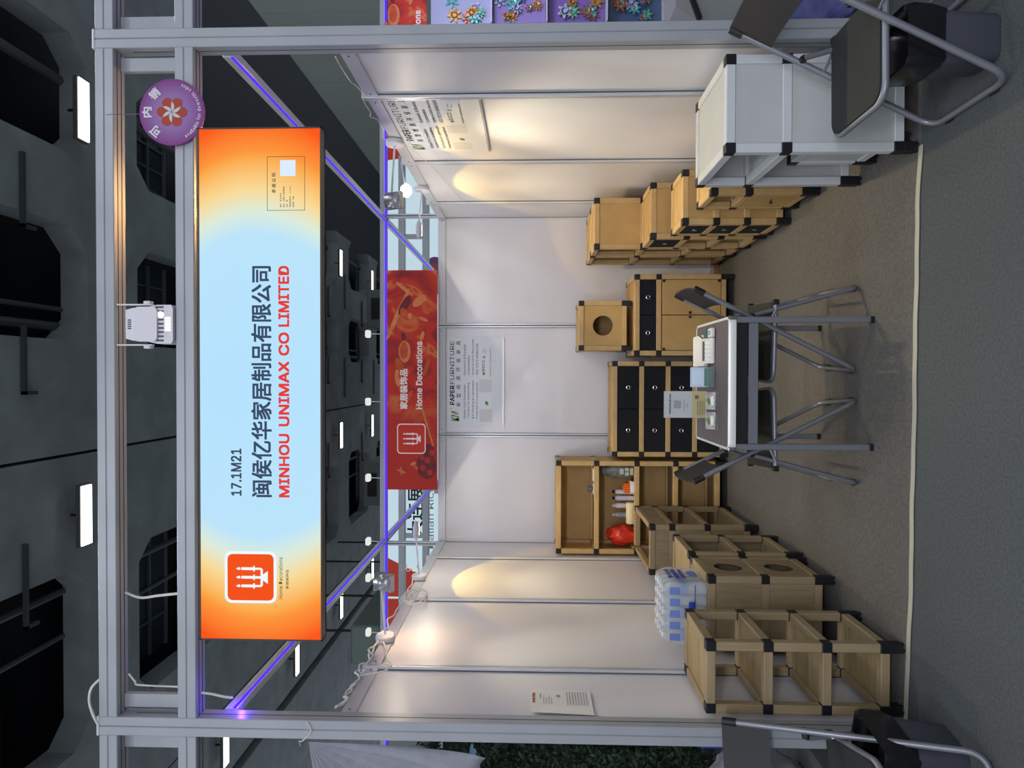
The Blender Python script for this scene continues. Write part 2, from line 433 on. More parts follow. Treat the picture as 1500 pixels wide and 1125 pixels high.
# ------------------------------------------------------------------ portal frame
def frame():
    def post(x):
        r = thing('frame_post', 'tall grooved aluminium post at the %s front corner of the booth' % ('right' if x > 0 else 'left'), 'post', (x, 0, 0), group=None)
        h = .041
        q = MB()
        q.box(-h, -.0015, 0, .08, 0, 3.545, .003); q.box(.0015, h, 0, .08, 0, 3.545, .003); q.box(-.003, .003, .006, .076, 0, 3.54)
        q.build('post_profile', M['alu'], r)
        g = MB(); g.box(-h-.0008, -h+.002, .038, .042, 0, 3.40); g.box(h-.002, h+.0008, .038, .042, 0, 3.40)
        g.build('side_groove', M['alu_dark'], r)
        MB().box(-.043, .043, -.002, .082, 3.545, 3.556, .003).build('end_cap', M['plastic_white'], r)
        return r
    post(1.5); post(-1.5)
    def beam(x0, x1, zt, side, which):
        r = thing('frame_beam', '%s grey aluminium cross beam of the portal frame %s' % (which, side), 'beam', ((x0+x1)/2, 0, zt))
        L = (x1-x0)/2
        q = MB(); q.box(-L, L, 0, .08, -.0395, 0, .003); q.box(-L, L, 0, .08, -.082, -.0425, .003); q.box(-L, L, .004, .076, -.044, -.038)
        q.build('beam_profile', M['alu'], r)
        g = MB(); g.box(-L, L, .024, .028, -.0832, -.08); g.box(-L, L, .052, .056, -.0832, -.08)
        g.build('underside_groove', M['alu_dark'], r)
    for (x0, x1, side) in ((-1.459, 1.459, 'above the booth'), (1.541, 4.4, 'above the right-hand neighbour'), (-4.4, -1.541, 'above the left-hand neighbour')):
        beam(x0, x1, 3.545, side, 'topmost'); beam(x0, x1, 3.193, side, 'lower')
    for s in (-1, 1):
        for k in (-1, 1):
            x = s*1.5-k*.09
            o = MB().box(-.03, .03, -.012, .012, 0, .268, .002).build('corner_plate', M['alu'], None, (x, .062, 3.194))
            tag(o, '%s short aluminium plate between the two beams, %s side of the %s front post' % ('pale', 'inner' if k*s > 0 else 'outer', 'right' if s > 0 else 'left'), 'plate')
    # side beams with LED lines, running on into the booth behind
    for s in (-1, 1):
        r = thing('side_beam', 'slim aluminium beam with blue light line along the %s side, front to back' % ('right' if s > 0 else 'left'), 'beam', (s*1.475, 0, 2.97))
        MB().box(-.02, .02, .085, 6.05, 0, .055, .003).build('beam_profile', M['upright'], r)
        MB().box(-s*.021-.003, -s*.021+.003, .085, 6.05, .004, .016).build('light_line', M['led'], r)
        if s > 0:
            g = MB(); g.box(s*.0-.02, s*.0-.012, .085, 3.0, .0552, .0585); g.box(.004, .010, .085, 3.0, .0552, .0585)
    r = thing('back_header_beam', 'grey aluminium header beam with blue light line above the back wall', 'beam', (0, YB, 2.97))
    MB().box(-4.5, 4.5, -.02, .03, 0, .062, .003).build('beam_profile', M['alu'], r)
    MB().box(-4.5, 4.5, -.024, -.019, -.002, .014).build('light_line', M['led'], r)
    q = MB(); q.box(-4.5, 4.5, -.0205, -.0195, .019, .0215); q.build('groove', M['led2'], r)
frame()
for s in (-1, 1):
    area('led_line_light', (s*1.448, 1.55, 2.980), .008, 1.6, LEDC, direction=(-s*1, 0, -.35), sy=2.7)
area('led_line_light', (0, 3.042, 2.976), 2.8, .7, LEDC, direction=(0, -1, -.35), sy=.008)
# the loose end of the light line at the front left corner
l_ = bpy.data.lights.new('led_end_light', 'POINT'); l_.energy = .9; l_.color = LEDC; l_.shadow_soft_size = .01
o_ = bpy.data.objects.new('led_end_light', l_); C.objects.link(o_); o_.location = (-1.42, .10, 2.955)

# ------------------------------------------------------------------ lightbox sign
def candle_logo(cx, cy, s, o, ex, ey, mbw, flames=True):
    # candelabra: three candles, drip plates, curved arms and a trumpet base; s = half height
    O, EX, EY = o, ex, ey
    for i in (-1, 0, 1):
        x = cx+i*.40*s
        mbw.flat([(x-.065*s, cy-.10*s), (x+.065*s, cy-.10*s), (x+.065*s, cy+.46*s), (x-.065*s, cy+.46*s)], O, EX, EY)
        mbw.flat([(x-.13*s, cy-.17*s), (x+.13*s, cy-.17*s), (x+.13*s, cy-.10*s), (x-.13*s, cy-.10*s)], O, EX, EY)
        mbw.flat([(x, cy+.72*s), (x-.07*s, cy+.58*s), (x-.03*s, cy+.50*s), (x+.03*s, cy+.50*s), (x+.07*s, cy+.58*s)], O, EX, EY)
        if i:
            for (xa, ya, xb, yb) in ((x, -.17, x, -.34), ):
                mbw.flat([(x-.05*s, cy-.42*s), (x+.05*s, cy-.42*s), (x+.05*s, cy-.17*s), (x-.05*s, cy-.17*s)], O, EX, EY)
    n = 8; outer = []; inner = []
    for (a, b) in ((-.45, .45),):
        pts = [(-.45, -.42), (-.43, -.50), (-.36, -.55), (.36, -.55), (.43, -.50), (.45, -.42), (.35, -.42), (.33, -.44), (-.33, -.44), (-.35, -.42)]
        # drawn as five convex pieces
        for q in ((0,1,8,9), (1,2,8,8), (2,3,7,8), (3,4,7,7), (4,5,6,7)):
            qq = []
            for k in q:
                if pts[k] not in qq: qq.append(pts[k])
            mbw.flat([(cx+px*s, cy+py*s) for px, py in qq], O, EX, EY)
    mbw.flat([(cx-.06*s, cy-.5*s), (cx+.06*s, cy-.5*s), (cx+.06*s, cy-.17*s), (cx-.06*s, cy-.17*s)], O, EX, EY)
    mbw.flat([(cx-.30*s, cy-.78*s), (cx+.30*s, cy-.78*s), (cx+.10*s, cy-.5*s), (cx-.10*s, cy-.5*s)], O, EX, EY)

def lightbox():
    r = thing('lightbox_sign', 'large glowing blue and orange company sign hanging under the front beams', 'sign', (0, 0, 2.535))
    w, h = 1.089, .530
    # face with the printed gradient; it is a backlit fabric, so it emits
    m = bpy.data.materials.new('lightbox_face'); m.use_nodes = True; nt = m.node_tree
    for n in list(nt.nodes): nt.nodes.remove(n)
    tc = nt.nodes.new('ShaderNodeTexCoord'); sp = nt.nodes.new('ShaderNodeSeparateXYZ'); nt.links.new(tc.outputs['Object'], sp.inputs[0])
    def mth(op, a, b=None):
        n = nt.nodes.new('ShaderNodeMath'); n.operation = op
        for i, q in enumerate((a, b)):
            if q is None: continue
            if isinstance(q, (int, float)): n.inputs[i].default_value = q
            else: nt.links.new(q, n.inputs[i])
        return n.outputs[0]
    ax = mth('ABSOLUTE', sp.outputs[0])
    zz = mth('MULTIPLY', mth('SUBTRACT', sp.outputs[2], .27), 1)
    z2 = mth('MULTIPLY', zz, zz)
    ins = mth('MULTIPLY', z2, 1.35)
    d = mth('ADD', ax, ins)
    n1 = nt.nodes.new('ShaderNodeTexNoise'); n1.inputs['Scale'].default_value = 2; nt.links.new(tc.outputs['Object'], n1.inputs['Vector'])
    d = mth('ADD', d, mth('MULTIPLY', mth('SUBTRACT', n1.outputs[0], .5), .05))
    rp = nt.nodes.new('ShaderNodeValToRGB'); nt.links.new(d, rp.inputs[0])
    cr = rp.color_ramp; el = cr.elements
    el[0].position = 0; el[0].color = (.47, .76, 1, 1); el[1].position = .64; el[1].color = (.50, .78, .97, 1)
    for p, c in ((.74, (.72, .84, .70, 1)), (.84, (.95, .70, .30, 1)), (.96, (.97, .42, .08, 1)), (1.06/1.0 if False else .999, (.98, .30, .045, 1))):
        e = el.new(min(p, 1)); e.color = c
    # far ends turn red-orange
    rp2 = nt.nodes.new('ShaderNodeMapRange'); rp2.inputs[1].default_value = 1.0; rp2.inputs[2].default_value = 1.14
    nt.links.new(d, rp2.inputs[0])
    mx = nt.nodes.new('ShaderNodeMix'); mx.data_type = 'RGBA'
    nt.links.new(rp2.outputs[0], mx.inputs['Factor']); nt.links.new(rp.outputs[0], mx.inputs['A']); mx.inputs['B'].default_value = (.97, .10, .012, 1)
    e = nt.nodes.new('ShaderNodeEmission'); e.inputs[1].default_value = 1.0; nt.links.new(mx.outputs['Result'], e.inputs[0])
    o = nt.nodes.new('ShaderNodeOutputMaterial'); nt.links.new(e.outputs[0], o.inputs[0])
    MB().box(-w+.006, w-.006, -.052, -.046, .004, h-.004).build('sign_face', m, r)
    fr = MB()
    for (a, b, c, d2) in ((-w, w, 0, .006), (-w, w, h-.006, h), (-w, -w+.006, 0, h), (w-.006, w, 0, h)): fr.box(a, b, -.055, .0, c, d2)
    fr.box(-w, w, -.012, -.002, 0, h)
    fr.build('sign_frame', mat('sign_frame', (.05, .045, .04), .5), r)
    # side lip of the box
    O = Vector((0, -.0535, -2.535)); ink = MB()
    nm = MB(); text_into(nm, '17.1M21', -.469, 2.882, -.271, 2.925, O, X_, Z_, .030, 3); nm.build('booth_number', emit_mat('sign_ink_number', (.045, .075, .13), 1), r)
    text_into(ink, '闽侯亿华家居制品有限公司', -.474, 2.752, .503, 2.836, O, X_, Z_, .020, 3)
    ink.build('lettering', emit_mat('sign_ink', (.045, .075, .13), 1), r)
    rm = emit_mat('sign_red_ink', (.80, .05, .04), 1)
    for wd_, a0, a1 in (('MINHOU', -.474, -.208), ('UNIMAX', -.172, .100), ('CO', .128, .222), ('LIMITED', .250, .503)):
        red = MB(); text_into(red, wd_, a0, 2.676, a1, 2.718, O, X_, Z_, .045, 3); red.build('red_lettering', rm, r)
    lg = emit_mat('logo_red', (.90, .085, .012), 1); lw = emit_mat('logo_white', (.85, .95, 1), 1)
    cx, cz = -.818, 2.843
    MB().flat(rrect(.222, .224, .03, 5, cx, cz), O, X_, Z_).build('logo_border', lw, r)
    O2 = O+Vector((0, -.0008, 0)); MB().flat(rrect(.198, .199, .022, 5, cx, cz), O2, X_, Z_).build('logo_square', lg, r)
    q = MB(); candle_logo(cx, cz-.003, .092, O2+Vector((0, -.0008, 0)), X_, Z_, q); q.build('logo_candelabra', lw, r)
    sm = MB(); text_into(sm, 'Home Decorations', -.909, 2.705, -.731, 2.722, O2, X_, Z_, .004, 2)
    text_into(sm, '家居装饰品', -.866, 2.679, -.784, 2.691, O2, X_, Z_, .01, 2)
    # certificate box at the right end
    x0, x1, z0, z1 = .738, .966, 2.605, 2.767
    t = .0022
    for a, b, c, d2 in ((x0, x1, z0, z0+t), (x0, x1, z1-t, z1), (x0, x0+t, z0, z1), (x1-t, x1, z0, z1)):
        sm.flat([(a, c), (b, c), (b, d2), (a, d2)], O2, X_, Z_)
    text_into(sm, '参 展 证 明', .812, 2.729, .896, 2.746, O2, X_, Z_, .012, 2)
    for k, s_ in enumerate(('展区： 家 居 装 饰', '展位： 闽侯亿华家居制品', '证号： 展', '参展商编号： 17.1M21', '有效期： 本届')):
        text_into(sm, s_, .752, 2.705-k*.0135, .752+(.060, .088, .030, .088, .045)[k], 2.712-k*.0135, O2, X_, Z_, .006, 1)
    sm.build('small_lettering', emit_mat('sign_small_ink', (.10, .09, .07), 1), r)
    MB().flat([(.883, 2.645), (.950, 2.645), (.950, 2.711), (.883, 2.711)], O2, X_, Z_).build('blank_square', emit_mat('blank_sq', (.72, .85, 1), 1), r)
lightbox()
area('lightbox_glow', (0, -.09, 2.80), 2.1, 4, (.72, .85, 1), direction=(0, -1, -.1), sy=.45)

# round sign
def round_sign():
    r = thing('round_sign', 'round purple sign with red flower emblem hung on the lower front beam', 'sign', (1.171, -.012, 3.193))
    m = bpy.data.materials.new('round_purple'); m.use_nodes = True; nt = m.node_tree; b = nt.nodes['Principled BSDF']; b.inputs['Roughness'].default_value = .4
    tc = nt.nodes.new('ShaderNodeTexCoord'); ln = nt.nodes.new('ShaderNodeVectorMath'); ln.operation = 'LENGTH'; nt.links.new(tc.outputs['Object'], ln.inputs[0])
    mr = nt.nodes.new('ShaderNodeMapRange'); mr.inputs[1].default_value = .02; mr.inputs[2].default_value = .145; nt.links.new(ln.outputs['Value'], mr.inputs[0])
    rp = nt.nodes.new('ShaderNodeValToRGB'); nt.links.new(mr.outputs[0], rp.inputs[0]); e = rp.color_ramp.elements
    e[0].color = (.30, .22, .42, 1); e[1].color = (.20, .018, .20, 1); k = e.new(.45); k.color = (.29, .14, .38, 1)
    nt.links.new(rp.outputs[0], b.inputs['Base Color'])
    R = .142
    MB().lathe([(R, -.008), (R, 0)], (0, 0, 0), 'y', 64).build('disc', m, r)
    O = (0, -.0095, 0)
    # six-petal swirl flower
    red = MB(); wh = MB()
    for k in range(6):
        a = PI/2+k*PI/3
        c, s_ = math.cos(a)*1.14, math.sin(a)*1.14
        def rot(p): return (p[0]*c-p[1]*s_, p[0]*s_+p[1]*c)
        petal = [rot(p) for p in ((.014, .0), (.024, -.014), (.036, -.0205), (.048, -.019), (.0565, -.010), (.0575, .002), (.052, .013), (.043, .0185), (.033, .017), (.024, .009))]
        red.flat(petal, O, X_, Z_)
        sw = [rot(p) for p in ((.002, 0), (.012, -.003), (.022, .001), (.031, .010), (.034, .020), (.027, .017), (.017, .0125), (.008, .006))]
        wh.flat(sw, (0, -.0102, 0), X_, Z_)
    red.build('flower_petals', mat('flower_red', (.42, .045, .02), .5), r)
    wh.build('flower_swirl', mat('flower_white', (.62, .60, .60), .5), r)
    tw = mat('round_white', (.75, .72, .78), .5)
    q = MB()
    for ch, ang in (('可', 139), ('内', 90), ('销', 44)):
        a = math.radians(ang); rr = .108
        cx, cz = rr*math.cos(a), rr*math.sin(a); t = a-PI/2
        ex = Vector((math.cos(t), 0, math.sin(t))); ey = Vector((-math.sin(t), 0, math.cos(t)))
        text_into(q, ch, -.021, -.020, .021, .020, Vector((cx, -.0095, cz)), ex, ey, .035, 2)
    q.build('lettering', tw, r)
    q = MB(); s_ = 'available for domestic sales'; n = len(s_)
    wd = {'i': .5, 'l': .5, ' ': .6, 'm': 1.5, 'f': .65, 't': .7, 'r': .75, 'b': 1, 'v': .95, 'a': .95, 's': .85, 'e': .95, 'c': .85, 'd': 1, 'o': 1}
    tot = sum(wd.get(c_, 1) for c_ in s_); a0, a1 = math.radians(-152), math.radians(-20); acc = 0
    asc = 'bdfkl'
    for c_ in s_:
        w_ = wd.get(c_, 1); a = a0+(a1-a0)*(acc+w_/2)/tot; acc += w_
        if c_ == ' ': continue
        rr = .127; t = a+PI/2; hw = .0046*w_*.76
        ex = Vector((math.cos(t), 0, math.sin(t))); ey = Vector((-math.sin(t), 0, math.cos(t)))
        text_into(q, c_, -hw, 0, hw, .0155 if c_ in asc else (.014 if c_ in 'ti' else .011), Vector((rr*math.cos(a), -.0095, rr*math.sin(a))), ex, ey, .03, 1)
    q.build('small_lettering', tw, r)
    MB().tube([(0, .008, .142), (0, .010, .30)], .0012, 5).build('hanging_wire', M['tube'], r)
round_sign()

# emergency lamp between the beams
def device():
    r = thing('emergency_lamp', 'white plastic lamp box with vent slots hanging between the two front beams', 'lamp', (.262, .03, 3.205))
    w = .08
    prof = [(-.084, .0), (-.084, .06), (-.076, .10), (-.070, .17), (-.062, .20), (.062, .20), (.070, .17), (.076, .10), (.084, .06), (.084, 0), (.07, -.008), (-.07, -.008)]
    MB().prism(prof, (0, -.045, 0), X_, Z_, Y_, .085).build('lamp_body', M['plastic_white'], r, fix=True)
    MB().prism(rrect(.15, .10, .02, 4, 0, .105), (0, -.058, 0), X_, Z_, Y_, .02).build('lamp_hood', M['plastic_white'], r, fix=True)
    q = MB()
    for i in range(9): q.box(-.074+i*.018, -.074+i*.018+.008, -.0465, -.044, .032, .066)
    q.build('vent_slots', mat('slot', (.10, .10, .14), .6), r)
    q = MB()
    for i in range(5): q.box(-.02+i*.009-.0, -.02+i*.009+.0045, -.0465, -.044, .175, .19)
    q.build('small_slots', M['black'], r)
    q = MB()
    for i in range(5): q.box(-.028+i*.0125, -.028+i*.0125+.008, -.0470, -.0445, .002, .026)
    q.build('light_grille', emit_mat('grille', (1, .96, .85), 1.6), r)
    MB().lathe([(.011, -.002), (.016, .0)], (.042, -.046, .045), 'y', 12).build('bulb', emit_mat('grille_bulb', (1, .95, .85), 1.2), r)
    q = MB()
    for s in (-1, 1): q.box(s*.088-.003, s*.088+.003, -.02, .0, .10, .256); q.box(s*.096-.008, s*.096+.008, -.025, .005, .105, .135, .003)
    q.build('bracket', M['plastic_white'], r)
device()

# ------------------------------------------------------------------ banners and posters
def banner(name, label, x0, x1, z0, z1, y, shift=0, part=False):
    r = thing(name, label, 'banner', ((x0+x1)/2, y, z0))
    w, h = x1-x0, z1-z0
    MB().box(-w/2, w/2, 0, .006, 0, h).build('banner_sheet', M['signred'], r)
    rnd = random.Random(3)
    cols = {'print_orange': (.54, .075, .02), 'print_peach': (.62, .20, .065), 'print_plum': (.16, .015, .022), 'print_red': (.42, .03, .02)}
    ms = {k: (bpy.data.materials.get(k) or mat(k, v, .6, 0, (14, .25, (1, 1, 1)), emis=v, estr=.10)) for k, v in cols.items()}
    mb = {k: MB() for k in cols}
    def E(k, cx, cz, a, b, rot, d): mb[k].flat(ell(cx-shift, cz, a, b, rot), (0, -d, 0), X_, Z_) if abs(cx-shift)+max(a, b) < w/2 and 0 < cz-max(a, b)*.0 < h else None
    # large bell-shaped petal and blossoms (right half), flowers (middle), berries (left)
    for k, cx, cz, a, b, rot, d in (
        ('print_peach', .60, .36, .26, .022, -.42, .001), ('print_peach', .83, .30, .10, .018, .9, .0014), ('print_peach', .72, .165, .075, .038, -.9, .0018),
        ('print_plum', .68, .30, .10, .035, -.5, .0022), ('print_orange', .60, .30, .06, .035, .5, .0026), ('print_peach', .585, .25, .028, .020, .1, .003),
        ('print_peach', .555, .13, .050, .014, 1.2, .0022), ('print_orange', .66, .10, .060, .045, .3, .0022), ('print_plum', .40, .31, .035, .022, .3, .0022),
        ('print_peach', .26, .30, .10, .055, .0, .0014), ('print_orange', .27, .305, .078, .038, .0, .0022), ('print_peach', .40, .14, .05, .018, -.3, .0022),
        ('print_orange', .12, .34, .09, .03, .4, .0022), ('print_peach', .02, .36, .08, .03, .1, .0022), ('print_orange', .02, .33, .05, .020, .3, .0026),
        ('print_orange', -.17, .27, .09, .02, -.5, .0014), ('print_orange', .12, .10, .09, .02, -.3, .0018),
        ('print_plum', -.78, .10, .12, .09, .1, .0014), ('print_plum', -.66, .08, .08, .06, .1, .0018), ('print_red', -.80, .13, .030, .028, 0, .0022),
        ('print_red', -.73, .09, .030, .028, 0, .0022), ('print_red', -.84, .07, .028, .026, 0, .0022), ('print_red', -.66, .05, .026, .026, 0, .0022),
        ('print_red', -.70, .14, .026, .024, 0, .0022), ('print_orange', -.79, .20, .035, .018, .7, .0026), ('print_peach', -.76, .22, .03, .014, 2, .003),
        ('print_peach', -.83, .33, .045, .010, 1.2, .0022), ('print_peach', -.83, .33, .04, .009, .1, .0026)):
        E(k, cx, cz, a, b, rot, d)
    for i in range(26):
        t = i/25; x = -.17-.42*t; z = .165-.125*t
        E('print_peach', x, z, .011, .009, 0, .0026)
        if i % 2: E('print_orange', x+.02, z-.085 if z > .1 else z-.02, .009, .008, 0, .0026)
    for k in mb:
        if mb[k].v: mb[k].build({'print_orange': 'orange_blossoms', 'print_peach': 'peach_petals', 'print_plum': 'dark_print', 'print_red': 'berries_print'}[k], ms[k], r)['kind'] = 'stuff'
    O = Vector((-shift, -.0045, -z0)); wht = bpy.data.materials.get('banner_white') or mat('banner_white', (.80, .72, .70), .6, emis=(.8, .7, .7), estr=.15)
    return r, O, wht
r, O, wht = banner('header_banner', 'red home decorations banner with candelabra logo above the back wall', -.998, 1.0, 2.502, 2.964, YB-.04)
q = MB(); text_into(q, '家居装饰品', -.262, 2.775, .100, 2.843, O, X_, Z_, .03, 3); q.build('lettering', wht, r)
q = MB(); text_into(q, 'Home Decorations', -.262, 2.640, .350, 2.697, O, X_, Z_, .03, 3); q.build('lettering', wht, r)
MB().flat(rrect(.275, .262, .032, 5, -.533, 2.739), O, X_, Z_).build('logo_border', wht, r)
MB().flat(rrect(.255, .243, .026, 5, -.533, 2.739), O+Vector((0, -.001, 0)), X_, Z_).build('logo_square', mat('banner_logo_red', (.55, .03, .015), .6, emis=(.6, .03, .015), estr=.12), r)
q = MB(); candle_logo(-.533, 2.739, .11, O+Vector((0, -.002, 0)), X_, Z_, q); q.build('logo_candelabra', wht, r)
r, O, wht = banner('header_banner', 'cut-off red banner over the neighbouring booth at the top right edge', 3.04-.998, 3.04+1.0, 2.60, 2.95, YB-.04)
q = MB(); text_into(q, 'Home Decorations', 2.72, 2.655, 3.335, 2.710, Vector((-3.04, -.0045, -2.60)), X_, Z_, .03, 2); q.build('lettering', wht, r)

def poster(label, o, ex, ey, nrm, tint=False):
    # local: a to the right .. width .80, b up .. height .507
    r = thing('furniture_poster', label, 'poster', o)
    ex, ey, nrm = Vector(ex), Vector(ey), Vector(nrm); O = Vector((0, 0, 0)); Wd, H = .797, .506
    MB().prism([(0, 0), (Wd, 0), (Wd, H), (0, H)], O, ex, ey, nrm, .003).build('poster_sheet', mat('poster_sheet', (.74, .77, .80), .5), r, fix=True)
    P = O+nrm*.0036; k = MB()
    text_into(k, 'PAPER', .185, .442, .36, .482, P, ex, ey, .035, 2)
    text_into(k, 'FURNITURE', .375, .442, .765, .482, P, ex, ey, .0, 2)
    k.build('heading', M['ink'], r); k = MB()
    for i, c in enumerate('新型纸质环保家具'): text_into(k, c, .170+i*.080, .385, .208+i*.080, .423, P, ex, ey, .004, 1)
    text_into(k, '®', .148, .470, .156, .478, P, ex, ey, .02, 1)
    k.build('lettering', M['ink'], r)
    g = MB(); L = (('· Global First Innovation', .345, '· Economic & Durable', .290), ('· Toolless for Assembling', .365, '· Customization', .190),
                   ('· K.D Packing & Lightweight', .390, '· Stylish & 100% Recyclable', .340), ('· Patented & Copyrighted', .370, '· SGS TESTS APPROVED', .300))
    for i, (a, wa, b, wb) in enumerate(L):
        z = .338-.037*i-(.0 if i < 2 else .004)
        text_into(g, a, .045, z, .045+wa*.93, z+.021, P, ex, ey, .006, 1); text_into(g, b, .445, z, .445+wb, z+.021, P, ex, ey, .006, 1)
    text_into(g, 'BSCI', .490, .165, .590, .188, P, ex, ey, .03, 1)
    text_into(g, 'www.fz-unimax.com', .445, .106, .700, .120, P, ex, ey, .01, 1)
    g.build('small_lettering', M['ink_grey'], r)
    MB().prism([(0, -.012), (Wd, -.012), (Wd, .0), (0, .0)], O, ex, ey, nrm, .008).build('bottom_rod', M['ink_soft'] if tint else M['upright'], r, fix=True)
    v = MB(); text_into(v, 'KM', .035, .400, .125, .470, P, ex, ey, .02, 2, shear=.2); v.flat(ell(.200, .145, .02, .014, .5), P, ex, ey); v.flat(ell(.470, .172, .014, .011, 0), P, ex, ey)
    v.build('leaf_logo', M['leafgreen'], r)
    s = MB()
    for i, (ww) in enumerate((.05, .035)): s.flat([(.655, .170-i*.02), (.655+ww, .170-i*.02), (.655+ww, .175-i*.02), (.655, .175-i*.02)], P, ex, ey)
    s.flat(ell(.62, .170, .012, .014), P, ex, ey)
    s.build('marks', M['ink_soft'], r)
    bs = mat('blank_squares', (.62, .64, .66), .6)
    for x0, z0 in ((.03, .095), (.300, .100)): MB().flat([(x0, z0), (x0+.115, z0), (x0+.115, z0+.115), (x0, z0+.115)], P, ex, ey).build('blank_square', bs, r)
    return r
poster('white paper furniture poster on the back wall under the red banner', (-.408, YB-.0005, 1.910), X_, Z_, -Y_)
p2 = poster('white paper furniture poster on the right wall beside the metal upright', (WI-.0005+.004, 1.34, 1.925), -Y_, Z_, -X_, tint=True)

def wall_paper():
    r = thing('notice_sheet', 'curled white notice sheet taped to the left wall near the front', 'paper', (-WI+.002, .085, 1.365))
    n = 12; vs = []; L, H = .24, .285
    for j in range(n+1):
        t = j/n; a = t*L
        off = .002+.030*(1-t)**3*0+.022*max(0, .35-t)**1.5*3
        vs += [(off, a, 0), (off*1.3, a+.01, H)]
    fs = [(2*i, 2*i+2, 2*i+3, 2*i+1) for i in range(n)]
    m = MB().add(vs, fs); o = m.build('sheet', M['paper'], r)
    md = o.modifiers.new('s', 'SOLIDIFY'); md.thickness = .0008
    P = Vector((.0045, 0, 0)); g = MB(); rnd = random.Random(5)
    for i in range(8): g.flat([(.10+0*i, .02+i*.013), (.225, .02+i*.013), (.225, .024+i*.013), (.10, .024+i*.013)], P, Y_, Z_)
    for i in range(4): g.flat([(.11, .185+i*.012), (.17+.02*(i % 2), .185+i*.012), (.17+.02*(i % 2), .188+i*.012), (.11, .188+i*.012)], P, Y_, Z_)
    g.flat([(.16, .235), (.205, .235), (.205, .241), (.16, .241)], P, Y_, Z_); g.flat(ell(.185, .155, .012, .010), P, Y_, Z_)
    g.build('print_lines', M['ink_soft'], r)
    h = MB(); text_into(h, '参展须知', .12, .262, .21, .277, P, Y_, Z_, .02, 1); h.build('red_heading', mat('red_ink', (.45, .06, .04), .6), r)
wall_paper()

